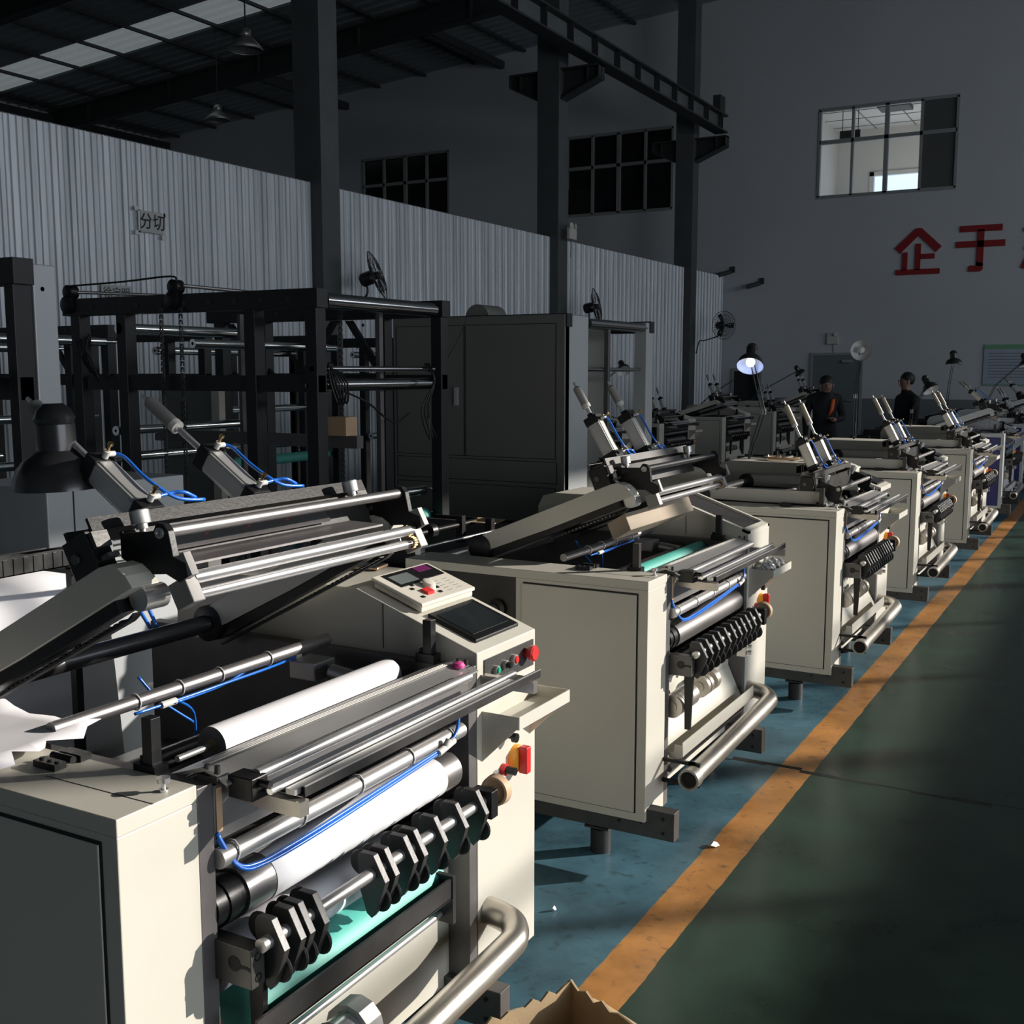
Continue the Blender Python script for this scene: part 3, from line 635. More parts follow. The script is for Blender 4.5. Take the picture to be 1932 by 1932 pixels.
    if det > 0:
        for w in (.42, .54, .66, .82): U().path([(.42+.017*math.cos(k*PI/5), w, .975+.017*math.sin(k*PI/5)) for k in range(11)], .0018, 5, 1).build('rear_tie', 'plastic', R)
        t = U().path([(.40, .40, .958), (.40, .55, .957), (.40, .66, .958), (.41, .8, .955), (.43, .90, .95), (.44, .95, .95)], .0035, 6)
        t.path([(.395, .5, .955), (.41, .66, .952), (.43, .8, .965), (.45, .93, .955)], .003, 6).path([(.41, .52, .955), (.44, .60, .90), (.46, .62, .80)], .003, 6).path([(.52, .52, .99), (.50, .56, .93), (.48, .64, .86)], .0035, 6)
        t.build('rear_hose', 'hose', R)
        U().tube((.40, .47, .957), (.40, .51, .957), .008, 8).tube((.44, .94, .95), (.44, .96, .95), .008, 8).build('rear_fitting', 'plastic', R)
        U().box((.36, .92, .90), (.44, 1.0, .945)).tube((.34, .96, .92), (.25, .96, .91), .02, 12).build('pneumatic_block', 'alu', R, bevel=.003)
    # swing arms
    U().tube((HU, .207, HZ), (HU, 1.044, HZ), .0235, 24).build('pivot_roller', 'blackroll', R)
    cov = [(-.06, -.02), (-.055, .015), (-.035, .034), (.0, .040), (.60, .040), (.625, .035), (.645, .020), (.657, .0), (.662, -.025), (.3, -.028)]
    for k, v0 in enumerate((.205, .985)):
        ar = UA().prism(cov, v0, v0+.062).build('swing_arm', body, R, bevel=.0015)
        UA().prism([(0, -.05), (.60, -.05), (.60, -.026), (0, -.026)], v0+.008, v0+.05).build('arm_beam', 'black', ar)
        UA().lathe((0, v0-.012, 0), (0, 1, 0), [(0, .001), (0, .030), (.006, .048), (.05, .048), (.07, .030)], 20).build('arm_hub', 'black', ar)
        UA().tube((.632, v0+.03, -.040), (.632, v0+.085, -.040), .023, 18).build('arm_pulley', 'satin', ar)
        b2 = UA().prism([(0, -.062), (.60, -.066), (.622, -.060), (.618, -.066), (.60, -.070), (0, -.066)], v0+.015, v0+.035)
        for j in range(36): b2.box((.02+j*.016, v0+.015, -.064), (.028+j*.016, v0+.035, -.0605))
        b2.build('timing_belt', 'rubber', ar)
        UA().box((.532, v0, .040), (.60, v0+.045, .112)).build('mounting_block', 'black', ar, bevel=.002)
        if det > 0:
            UA().box((.601, v0+.005, .075), (.612, v0+.04, .105)).box((.612, v0+.005, .048), (.632, v0+.03, .056)).build('block_face', 'gunmetal', ar)
            UA().lathe((.556, v0, .075), (0, -1, 0), [(0, .001), (0, .010), (.005, .010), (.005, .001)], 6, False).build('hex_bolt', 'gunmetal', ar)
    bmq = UA().box((.53, .22, .108), (.605, 1.035, .114)).box((.53, .22, .114), (.538, 1.035, .134)).box((.598, .22, .114), (.605, 1.035, .134)).box((.535, .23, .114), (.60, 1.025, .120)).build('cross_beam', 'black' if paper else 'gunmetal', R)
    UA().box((.61, .27, .02), (.62, .99, .095)).build('blade_bar', 'dark', R)
    if paper:
        bl = UA().obox((.655, .60, .012), (.045, 0, -.025), (0, .31, 0), (.001, 0, .002)).obox((.628, .55, .06), (.010, 0, -.022), (0, .27, 0), (.003, 0, .0015)).build('blade_plate', 'brushed', R)
        t = UA()
        for w in (.34, .46, .58, .70): t.tube((.630, w, .066), (.636, w, .069), .005, 8)
        t.build('blade_screw', 'red', bl)
    for v0 in (.262, .995):
        br = UA().prism([(.700, .060), (.715, .070), (.730, .060), (.734, .045), (.722, .0), (.745, -.022), (.738, -.045), (.712, -.045), (.690, -.02), (.64, .00), (.60, .05), (.62, .09)], v0, v0+.016).build('bar_bracket', 'black', R, bevel=.0015)
        UA().lathe((.715, v0, .05), (0, -1, 0), [(0, .001), (0, .010), (.004, .010), (.004, .006), (.001, .005), (.001, .001)], 12).build('bracket_bolt', 'satin', br)
        UA().box((.722, v0+.001, -.045), (.748, v0+.018, -.002)).build('bracket_foot', 'blockg', br)
    UA().tube((.715, .27, .05), (.715, 1.0, .05), .011, 16).build('handle_bar', 'blackroll' if det > 1 and not paper else 'brushed', R)
    UA().tube((.712, .295, -.042), (.712, .985, -.042), .0125, 18).build('nip_roller', 'chrome', R)
    UA().tube((.700, .30, -.070), (.700, .985, -.070), .0105, 18).build('nip_roller', 'chrome', R)
    for v0 in (.268, .985): UA().box((.676, v0, -.088), (.722, v0+.03, -.038)).build('bearing_block', 'blockg', R, bevel=.002)
    if det > 0:
        t = UA()
        for n0 in (-.042, -.070):
            for k in range(14):
                c = 2*PI*k/14; t.obox((.708+.013*math.cos(c), .975, n0+.013*math.sin(c)), (.002, 0, 0), (0, .006, 0), (0, 0, .002))
        t.build('drive_gear', 'brass', R)
    for v0 in (.30, .93):
        UA().lathe((.635, v0, .075), (.25, 0, 1), [(0, .006), (.012, .006), (.012, .011), (.022, .011), (.022, .018), (.046, .018), (.048, .016), (.048, .001)], 18).build('adjusting_knob', 'alu', R)
    # air cylinders
    ph = math.radians(phi); D = Vector((math.cos(ph), 0, math.sin(ph))); N = Vector((-math.sin(ph), 0, math.cos(ph))); V = Vector((0, 1, 0))
    for v0 in (.40, .71):
        P0 = Vector(A(.56, .128, v0))
        cy = U().obox(P0+D*.095, D*.062, V*.024, N*.024).obox(P0+D*.095, D*.062, V*.018, N*.027).obox(P0+D*.095, D*.062, V*.027, N*.018).build('air_cylinder', 'alu', R, bevel=.002)
        U().obox(P0+D*.018, D*.016, V*.028, N*.028).build('cylinder_cap', 'black', cy, bevel=.003)
        U().obox(P0+D*.172, D*.016, V*.028, N*.028).tube(P0+D*.188, P0+D*.20, .014, 14).build('cylinder_cap', 'black', cy, bevel=.003)
        U().tube(P0+D*.19, P0+D*(.205+ext), .0075, 12).build('piston_rod', 'chrome', cy)
        U().tube(P0+D*(.20+ext+slv), P0+D*(.225+ext+slv), .0045, 10).build('rod_tip', 'chrome', cy)
        U().tube(P0+D*(.205+ext), P0+D*(.205+ext+slv*.93), .0155, 18).tube(P0+D*(.205+ext+slv*.93), P0+D*(.205+ext+slv), .0155, 18, r2=.009).build('sleeve', sleevemat, cy)
        U().tube(P0+D*(.2+ext), P0+D*(.215+ext), .0165, 18).build('sleeve_ring', 'plastic', cy)
        if det > 0:
            t = U(); h1 = P0+D*.165+N*.030; h2 = P0+D*.02+N*.032
            t.tube(h1, h1+N*.016, .007, 10).tube(h1+N*.008, h1+N*.008+V*.02, .006, 10); t2 = U().tube(h2, h2+N*.016, .007, 10).tube(h2+N*.008, h2+N*.008+V*.02, .006, 10)
            t.build('elbow_fitting', 'plastic', cy); t2.build('elbow_fitting', 'plastic', cy)
            U().tube(h1+N*.016, h1+N*.036, .0035, 8).tube(h1+N*.03, h1+N*.036, .006, 8).build('brass_screw', 'brass', cy)
            U().tube(h2+N*.016, h2+N*.034, .0035, 8).tube(h2+N*.029, h2+N*.034, .006, 8).build('brass_screw', 'brass', cy)
            a0 = h1+N*.008+V*.022
            U().path([a0, a0-D*.02+V*.008+N*.004, a0-D*.08+N*.006+V*.004, a0-D*.13+N*.008+V*.01, a0-D*.16+N*.002+V*.04, a0-D*.17+V*.10], .004, 7).path([h2+N*.008+V*.02, h2+N*.012+V*.05, h2+N*.02+V*.07-D*.01, h2+N*.01+V*.10-D*.02], .004, 7).build('air_hose', 'hose', cy)
            U().obox(P0+D*.10-N*.0275, D*.025, V*.009, N*.0005).build('label_sticker', 'plastic', cy)
    if det > 0:
        for a0, n0 in (((1.0, 1.165), (.90, 1.18)) if paper else ((.49, .12), (.45, .11))):
            dk = U() if paper else UA(); s0, s1 = (-.15, .70) if paper else (.42, 1.02)
            dk.box((a0, s0, n0), (a0+.003, s1, n0+.045)).box((a0+.03, s0, n0), (a0+.033, s1, n0+.045)).box((a0, s0, n0), (a0+.033, s1, n0+.003))
            k = s0+.01
            while k < s1-.02:
                dk.box((a0-.002, k, n0+.003), (a0, k+.012, n0+.04)).box((a0+.033, k, n0+.003), (a0+.035, k+.012, n0+.04)); k += .027
            dk.build('wiring_duct', 'acrylic', R)
        if paper:
            U().box((.93, -.12, .80), (.95, -.09, 1.17)).build('duct_bracket', 'black', R)
            U().box((.93, .69, .62), (.95, .71, 1.17)).box((.9, .68, 1.155), (1.04, .71, 1.165)).build('duct_bracket', 'black', R)
            U().path([(.91, .68, 1.20), (.90, .76, 1.19), (.86, .82, 1.12), (.8, .84, 1.0)], .005, 7).path([(.93, .68, 1.19), (.93, .78, 1.17), (.9, .84, 1.08), (.84, .86, .98)], .005, 7).build('duct_hose', 'hose', R)
    # console fittings
    def K(u, v, h): return (u, v, .98+.352*u+h)      # on the sloping console top
    if det > 0 and not console:
        RC = MB(flip=True, xf=lambda p: K(p[0], p[1], p[2]))
        RC.box((.03, 1.11, -.002), (.34, 1.36, .0015)).build('console_recess', 'dark', R)
        MB(flip=True, xf=lambda p: K(p[0], p[1], p[2])).box((.0, 1.084, .0), (.34, 1.11, .012)).box((.0, 1.36, 0), (.34, 1.38, .012)).box((0, 1.084, 0), (.028, 1.38, .012)).build('console_rim', body, R)
    if det > 0 and console:
        sc = MB(flip=True, xf=lambda p: K(p[0], p[1], p[2])).box((.030, 1.13, 0), (.172, 1.345, .010)).build('touch_screen', 'black', R, bevel=.003)
        MB(flip=True, xf=lambda p: K(p[0], p[1], p[2])).box((.05, 1.15, .0101), (.155, 1.325, .011)).build('screen_glass', 'screen', sc)
        KC = lambda: MB(flip=True, xf=lambda p: K(p[0], p[1], p[2]))
        ct_ = KC().box((.185, 1.125, .006), (.33, 1.37, .030)).box((.18, 1.12, .022), (.335, 1.375, .032)).build('speed_controller', 'beige', R, bevel=.003)
        KC().box((.262, 1.15, .032), (.325, 1.265, .034)).box((.268, 1.27, .032), (.325, 1.36, .034)).build('display_panel', 'black', ct_)
        KC().box((.272, 1.16, .0341), (.312, 1.245, .0348)).build('grey_display', 'lcd', ct_)
        KC().box((.30, 1.285, .0341), (.322, 1.345, .0348)).build('purple_display', 'lcdp', ct_)
        KC().lathe((.235, 1.235, .032), (0, 0, 1), [(0, .018), (.014, .017), (.016, .014), (.016, .001)], 20).build('dial_knob', 'beige', ct_)
        KC().box((.205, 1.185, .032), (.225, 1.215, .040)).build('red_rocker', 'red', ct_)
        t = KC()
        for (a, b) in ((.24, 1.165), (.255, 1.185), (.2, 1.155), (.2, 1.235), (.22, 1.25)): t.box((a, b, .032), (a+.008, b+.012, .034))
        t.build('button', 'black', ct_)
        t = KC()
        for k in range(10): t.box((.20+.012*(k % 5), 1.27+.045*(k//5), .032), (.202+.012*(k % 5), 1.295+.045*(k//5), .0323))
        t.build('printed_text', 'dado', ct_)
    if det > 0 and console:
        bp = U().box((-.003, 1.115, .888), (0, 1.365, .957)).build('button_plate', 'gunmetal', R)
        def btn(v, z, mt, r, h, nm):
            U().lathe((-.003, v, z), (-1, 0, 0), [(0, .001), (0, r), (.010, r), (.010, r*.8)], 18).build('button_ring', 'satin', bp)
            U().lathe((-.010, v, z), (-1, 0, 0), [(0, .001), (0, r*.8), (h, r*.8), (h+.003, r*.6), (h+.003, .001)], 18).build(nm, mt, bp)
        btn(1.165, .922, 'green', .011, .004, 'green_button'); btn(1.21, .925, 'black', .011, .012, 'selector_knob'); btn(1.255, .928, 'red', .013, .004, 'red_button')
        if det > 1: U().lathe((-.003, 1.325, .93), (-1, 0, 0), [(0, .001), (0, .012), (.014, .012), (.014, .02), (.024, .021), (.028, .017), (.028, .001)], 20).build('emergency_stop', 'red', bp)
    if tray:
        t = U()
        t.box((-.10, 1.108, .800), (0, 1.375, .803)).box((-.103, 1.108, .800), (-.10, 1.378, .832)).box((-.10, 1.375, .800), (0, 1.378, .832)).box((-.10, 1.106, .800), (0, 1.108, .832))
        t.build('tool_tray', body, R)
        for v0 in (1.106, 1.35): U().prism([(0, .800), (-.095, .800), (0, .705)], v0, v0+.004).build('tray_bracket', body, R)
    sw = U().lathe((0, 1.27, .665), (-1, 0, 0), [(0, .001), (0, .036), (.014, .034), (.018, .028), (.018, .001)], 24).build('power_switch', 'yellow', R)
    U().prism([(1.258, .63), (1.282, .63), (1.282, .70), (1.258, .70)], -.042, -.018, axis=0).build('switch_lever', 'red', sw, bevel=.003)
    if det > 0:
        kb = U().lathe((0, 1.205, .655), (-1, 0, 0), [(0, .001), (0, .015), (.014, .015), (.014, .001)], 18).build('red_collar', 'red', R)
        U().lathe((-.014, 1.205, .655), (-1, 0, 0), [(0, .011), (.025, .010), (.025, .001)], 16).build('speed_knob', 'black', kb)
        U().lathe((0, 1.17, .64), (-1, 0, 0), [(0, .024), (.003, .022), (.003, .001)], 20).build('gauge_ring', 'satin', R)
        U().tube((0, 1.225, .735), (-.02, 1.225, .735), .005, 8).tube((-.02, 1.225, .735), (-.032, 1.225, .735), .012, 12).build('pull_knob', 'black', R)
    # rear unwinding deck
    if not paper:
        for w in (.16, 1.082): U().box((1.0, w, .90), (1.55, w+.02, .965)).build('rear_rail', 'black', R)
    if det > 0 and not paper:
        U().tube((1.0, .10, .975), (.985, .72, .975), .006, 8).box((.975, .11, .955), (1.0, .14, .985)).build('tension_rod', 'chrome', R)
        U().box((1.18, .74, .90), (1.21, .77, 1.02)).build('rear_post', 'black', R)
        U().box((1.02, .72, .90), (1.05, .75, 1.02)).build('rear_post', 'black', R)
        U().lathe((1.2, .50, .98), (0, 1, 0), [(0, .001), (0, .03), (.03, .035), (.06, .02), (.06, .001)], 14).tube((1.2, .4, .98), (1.2, .9, .98), .012, 10).build('unwind_shaft', 'black', R)
        U().tube((1.1, .207, .86), (1.1, 1.045, .86), .03, 16).tube((1.25, .207, .84), (1.25, 1.045, .84), .02, 12).tube((.90, .207, .90), (.90, 1.045, .90), .018, 12).build('rear_roller', 'satin', R)
    return R, A

XA = -1.34
H1 = [.236, .28, .305, .345, .53, .565, .63, .667, .743, .828, .915]
G = 'slitting machines in the sunlit front row'
R1, A1 = slitter(-1.34, 1.14, 27.7, 34, .085, 'nearest slitting machine, its arm raised and white paper rolls inside', G, 2, H1, paper=True, slv=.105)
R2, A2 = slitter(-1.37, 3.37, 22.5, 59, .025, 'second slitting machine, its raised arm propped on a wood block', G, 2, slv=.085, console=False)
R3, A3 = slitter(-1.262, 5.54, 0.5, 64, .06, 'third slitting machine, arm lowered, a lit lamp standing on its console', G, 1, [.25+.055*k for k in range(12)], teal=False, slv=.125, sleevemat='sleevet')
R4, A4 = slitter(-1.275, 7.93, 0.5, 62, .05, 'fourth slitting machine in the row, arm lowered, beneath the round white lamp', G, 1, [.3+.05*k for k in range(12)], teal=False, slv=.125, sleevemat='sleevet')
R5, A5 = slitter(-1.25, 10.5, 0.5, 60, .05, 'fifth slitting machine in the row, just before the purple sided one', G, 1, [.3+.08*k for k in range(8)], teal=False, slv=.125, sleevemat='sleevet')
R6, A6 = slitter(-1.26, 13.4, 20, 42, .04, 'sixth slitting machine with a purple side door in a white frame', G, 1, [.3+.08*k for k in range(8)], body='white', side='purple', teal=False)
R7, A7 = slitter(-1.26, 15.9, 0.5, 60, .04, 'seventh slitting machine with purple door, at the right edge of the picture', G, 0, [.3+.1*k for k in range(6)], body='white', side='purple', teal=False)
GB = 'unlit slitting machines in the row behind'
BR = [(-5.45, 11.4, 0, 'first unlit machine of the back row, beside the grey tower'), (-5.45, 13.7, 0, 'second unlit machine of the back row, with an orange switch'), (-5.4, 16.1, 18, 'third unlit machine of the back row, its arm raised near the narrow door'),
      (-5.4, 18.8, 0, 'fourth unlit machine of the back row, left of the standing man'), (-5.4, 21.3, 22, 'fifth unlit machine of the back row, near the far grey door')]
for (x, y, th, lb) in BR:
    slitter(x, y, th, 68, .03, lb, GB, 0, [.3+.1*k for k in range(7)], teal=False, side='black' if y < 15 else 'paint')
for (x, y, th, lb) in ((-1.3, 18.3, 20, 'eighth machine of the front row, far away beneath the wall poster'), (-1.3, 20.9, 0, 'last machine of the front row, close to the back wall')):
    slitter(x, y, th, 50, .03, lb, 'far unlit machines of the front row', 0, [.3+.1*k for k in range(6)], body='white', side='purple', teal=False)

# ------------------------------------------------------------------ paper rolls and loose things on the near machines
def W1(u, v, z): return (-1.34-u, 1.14+v, z)
def W2(u, v, z): return (-1.37-u, 3.37+v, z)
def roll(name, lab, u, z, v0, v1, r, core, shaft=None, W=W1):
    o = empty(name, W(u, v0, z), lab, 'paper roll')
    L = v1-v0
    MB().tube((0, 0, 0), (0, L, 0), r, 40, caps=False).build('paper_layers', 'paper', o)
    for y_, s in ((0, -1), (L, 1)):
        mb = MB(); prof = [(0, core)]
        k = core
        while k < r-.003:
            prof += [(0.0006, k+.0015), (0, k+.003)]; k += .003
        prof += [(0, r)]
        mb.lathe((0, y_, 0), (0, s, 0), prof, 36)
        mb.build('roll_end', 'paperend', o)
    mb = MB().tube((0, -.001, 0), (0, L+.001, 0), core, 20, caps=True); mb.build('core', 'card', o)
    if shaft: MB().tube((0, -shaft, 0), (0, L+shaft, 0), .0065, 12).build('shaft', 'chrome', o)
    return o
roll('paper_roll', 'white paper roll lying in the open top of the nearest machine', .19, .928, .40, .99, .037, .012, .09)
roll('paper_roll', 'white paper roll under the blue hose at the front of the nearest machine', .035, .715, .352, .935, .0462, .045)
roll('paper_roll', 'lower white paper roll behind the knife wheels of the nearest machine', .030, .605, .215, .755, .0475, .036)
jr = empty('jumbo_paper_roll', W1(1.32, -.1, .975), 'big white jumbo roll at the left edge behind the nearest machine', 'paper roll')
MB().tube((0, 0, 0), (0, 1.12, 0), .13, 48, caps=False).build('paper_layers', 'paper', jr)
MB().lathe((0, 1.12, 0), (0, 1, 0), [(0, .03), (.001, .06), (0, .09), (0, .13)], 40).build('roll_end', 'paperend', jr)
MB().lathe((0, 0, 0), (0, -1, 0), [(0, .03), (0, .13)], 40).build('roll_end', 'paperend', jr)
MB().tube((0, -.05, 0), (0, 1.15, 0), .03, 20).build('core', 'card', jr)
MB().sheet([[(.13, 0, -.0), (.13, 1.12, -.0)], [(.15, 0, -.2), (.15, 1.12, -.2)], [(.17, 0, -.42), (.17, 1.12, -.42)]]).build('paper_web', 'paper', jr, solid=.0005)
# torn sheet on the near housing
mb = MB(); rows = []
for i in range(9):
    u = .34+.05*i; row = []
    for j in range(9):
        t = j/8; zz = .966+.007*math.sin(t*3.0+i*.5)+.005*math.sin(i*1.3+t*7)+ .008*t*t
        uu = u-(.03*math.sin(j*2.3) if i == 0 else 0)+.03*t
        row.append(W1(uu, .02+.27*t+.012*math.sin(i*2.1+j), max(zz, .962)))
    rows.append(row)
mb.sheet(rows); tag(mb.build('torn_paper', 'paper', solid=.0008), 'crumpled torn white paper lying on the nearest machine lid at the left edge', 'paper')
# phone
ph = empty('phone', W1(.53, 1.325, 1.107), 'black mobile phone with gold edge lying on the nearest console', 'phone')
ph.rotation_euler = (0, 0, math.radians(12))
MB().box((-.075, -.037, 0), (.075, .037, .008)).build('phone_case', 'gold', ph, bevel=.003)
MB().box((-.070, -.033, .0081), (.070, .033, .009)).build('phone_glass', 'screen', ph)
# wood block and blade plate of machine 2
c = Vector(W2(.255, .665, 1.085))
wb = MB().obox(c, (.035, 0, .022), (0, .33, 0), (.013, 0, -.030))
tag(wb.build('wood_block', 'wood', bevel=.003), 'thick wooden block clamped beneath the raised arm of the second machine', 'block')
# crumpled film in tray of machine 2
mb = MB()
for (a, b, s) in ((-.05, 1.17, .034), (-.05, 1.25, .038), (-.06, 1.31, .030)):
    c = W2(a, b, .803+s*.8)
    bm = bmesh.new(); bmesh.ops.create_icosphere(bm, subdivisions=3, radius=s)
    base = len(mb.v)
    for v in bm.verts:
        k = 1+.25*math.sin(v.co.x*170+v.co.z*90)*math.sin(v.co.y*150+b*9)
        mb.v.append((c[0]+v.co.x*k, c[1]+v.co.y*k*1.1, c[2]+v.co.z*k*.8))
    for f in bm.faces: mb.f.append(tuple(base+v.index for v in f.verts)); mb.sm.append(False); mb.mi.append(0)
    bm.free()
tag(mb.build('crumpled_film', 'film'), 'crumpled clear plastic film in the tool tray of the second machine', 'plastic film')
tag(MB().obox(W2(1.14, .88, .985), (.07, 0, 0), (0, .05, .004), (0, 0, .002)).build('cardboard_piece', 'tan'), 'flat pale cardboard piece lying behind the second machine', 'cardboard')
# tools and cable pile on console 3
r = empty('cable_pile', (-1.262-.62, 5.54+1.24, 1.106), 'coil of pale cable with small fittings lying on the third console', 'cable')
mb = MB()
for k in range(3): mb.path([((.09+.01*k)*math.cos(t*PI/6), (.06+.008*k)*math.sin(t*PI/6), .008+.005*k) for t in range(13)], .004, 6, 2)
mb.build('coil', 'tan', r)
mb = MB()
for k in range(5): mb.tube((-.12+.07*k, .02*math.sin(k*2), .012), (-.09+.07*k, .03*math.sin(k), .022), .01, 8)
mb.build('fittings', 'satin', r)
# cardboard box at the bottom edge
bx = empty('cardboard_box', (-.875, 1.80, FL), 'open cardboard box with ragged flaps at the bottom edge of the picture', 'box')
bx.rotation_euler = (0, 0, math.radians(-22))
hw, hd, hh = .17, .15, .385
mb = MB()
for (a, b) in (((-hw, -hd), (hw, -hd)), ((hw, -hd), (hw, hd)), ((hw, hd), (-hw, hd)), ((-hw, hd), (-hw, -hd))):
    n = 14; rows = [[], []]
    for k in range(n+1):
        t = k/n; x = a[0]+(b[0]-a[0])*t; y_ = a[1]+(b[1]-a[1])*t
        rows[0].append((x, y_, 0)); rows[1].append((x, y_, hh+.008*math.sin(k*2.7)+(.0 if 0 < k < n else .01)))
    mb.sheet(rows, False)
mb.box((-hw, -hd, 0), (hw, hd, .005)); mb.build('box_walls', 'card', bx, solid=.005)
mb = MB(); mb.sheet([[(-hw+.02, hd, hh-.01), (hw-.02, hd, hh-.01)], [(-hw+.05, hd+.05, hh-.04), (hw-.04, hd+.06, hh-.05)]], False); mb.build('flap', 'card', bx, solid=.004)
mb = MB(); mb.sheet([[(-hw, -hd+.02, hh-.01), (-hw, hd-.02, hh-.01)], [(-hw-.05, -hd+.05, hh-.05), (-hw-.05, hd-.05, hh-.05)]], False); mb.build('flap', 'card', bx, solid=.004)
# scraps on the floor
for (x, y, s, lab) in ((-1.223, 3.651, .022, 'small torn white scrap lying on the orange floor line'), (-1.50, 2.95, .008, 'thin white thread scrap lying on the blue floor')):
    mb = MB().sheet([[(x-s, y-s*.4, FL+.002), (x, y-s, FL+.012), (x+s*.6, y-s*.3, FL+.003)], [(x-s*.6, y+s*.4, FL+.01), (x+.1*s, y+s*.2, FL+.018), (x+s, y+s*.5, FL+.004)], [(x-s*.2, y+s, FL+.002), (x+s*.3, y+s*1.3, FL+.006), (x+s*.7, y+s, FL+.002)]], False)
    tag(mb.build('paper_scrap', 'paper', solid=.0006), lab, 'scrap')

# ------------------------------------------------------------------ desk lamps
def desk_lamp(base, elbow, head, aim, lab, r=.085, lit=False, near=False, group='black jointed work lamps'):
    base = Vector(base); E = Vector(elbow)-base; Hd = Vector(head)-base
    o = empty('desk_lamp', base, lab, 'lamp', group)
    MB().box((-.02, -.025, -.03), (.03, .025, .02)).tube((0, 0, .02), (0, 0, .05), .009, 10).build('clamp', 'lampblack', o)
    side = Vector((0.866, .5, 0))*.011
    for nm, a, b in (('lower_arm', Vector((0, 0, .04)), E), ('upper_arm', E, Hd)):
        mb = MB()
        for s in (-1, 1): mb.tube(a+side*s, b+side*s, .0042, 7)
        if nm == 'lower_arm': mb.tube(a+side, a+(b-a)*.35+side*.4, .0065, 8)
        mb.build(nm, 'lampblack', o)
    MB().obox(E, side*1.3, Vector((0, 0, .018)), Vector((.004, .004, 0))).build('joint', 'gunmetal' if not near else 'lampblack', o)
    d = Vector(aim).normalized(); S0 = Hd
    MB().lathe(S0-d*.10, d, [(0, .001), (.0, r*.20), (.012, r*.36), (.03, r*.44), (.04, r*.40), (.042, r*.42), (.095, r*.42), (.10, r*.5), (.112, r*.72), (.13, r*.88), (.155, r*.97), (.17, r), (.172, r)], 32).build('shade', 'lampblack', o, recalc=False)
    MB().lathe(S0-d*.10, d, [(.09, .001), (.098, r*.46), (.115, r*.70), (.133, r*.86), (.157, r*.95), (.1715, r*.985)], 32).build('shade_lining', 'lampwhite', o, recalc=False)
    MB().lathe(S0-d*.10, d, [(.09, r*.1), (.10, r*.16), (.13, r*.33), (.145, r*.35), (.16, r*.28), (.168, r*.12), (.169, .001)], 16).build('bulb', 'bulb' if lit else 'lampwhite', o)
    MB().tube(Hd+side*1.5, Hd-d*.05, .006, 8).build('swivel', 'satin', o)
    if lit:
        l = bpy.data.lights.new('lamp_light', 'SPOT'); l.energy = 0.42; l.color = (.30, .42, 1.0); l.spot_size = 3.1; l.shadow_soft_size = .02; l.spot_blend = .1
        q = bpy.data.objects.new('lamp_light', l); COL.objects.link(q); q.parent = o; q.location = S0+d*.071
        q.rotation_euler = (-d).to_track_quat('-Z', 'Y').to_euler()
    return o
desk_lamp(W1(.93, 1.15, 1.13), W1(.74, .80, 1.30), W1(.575, .385, 1.485), (0.02, .03, -1), 'nearest black work lamp with its shade hanging at the left edge', .093, near=True)
desk_lamp((-2.10, 6.80, 1.08), (-2.02, 6.80, 1.40), (-2.10, 6.78, 1.735), (.12, -.62, -.8), 'lit black work lamp glowing blue white above the third machine', .082, lit=True)
desk_lamp((-1.98, 9.20, 1.08), (-1.98, 9.20, 1.45), (-1.94, 9.16, 1.82), (.18, -1, -.12), 'work lamp turned to show its round white inside, on the fourth machine', .082)
desk_lamp((-1.98, 11.75, 1.08), (-1.97, 11.75, 1.25), (-1.82, 11.7, 1.52), (.5, -.3, -.8), 'work lamp tilted low to the right, standing on the fifth machine', .082)
desk_lamp((-2.05, 14.6, 1.08), (-2.03, 14.6, 1.45), (-1.99, 14.6, 1.80), (.1, -.1, -1), 'upright work lamp standing on the sixth machine, left of the poster', .10)
desk_lamp((-1.9, 17.1, 1.08), (-1.75, 17.0, 1.45), (-1.40, 17.1, 1.80), (.3, -.2, -.9), 'work lamp at the right edge, standing before the wall poster', .09)
desk_lamp((-6.2, 12.7, 1.08), (-6.0, 12.7, 1.40), (-5.55, 12.7, 1.70), (.5, -.5, -.7), 'unlit work lamp leaning right beside the farthest column foot', .09)
desk_lamp((-6.2, 17.4, 1.08), (-6.0, 17.4, 1.30), (-5.35, 17.4, 1.70), (.4, .5, -.7), 'unlit work lamp behind the lit lamp, leaning to the right', .10)
desk_lamp((-6.2, 20.1, 1.08), (-6.0, 20.1, 1.30), (-5.35, 20.1, 1.66), (.5, .3, -.8), 'small unlit work lamp left of the far grey door', .10)

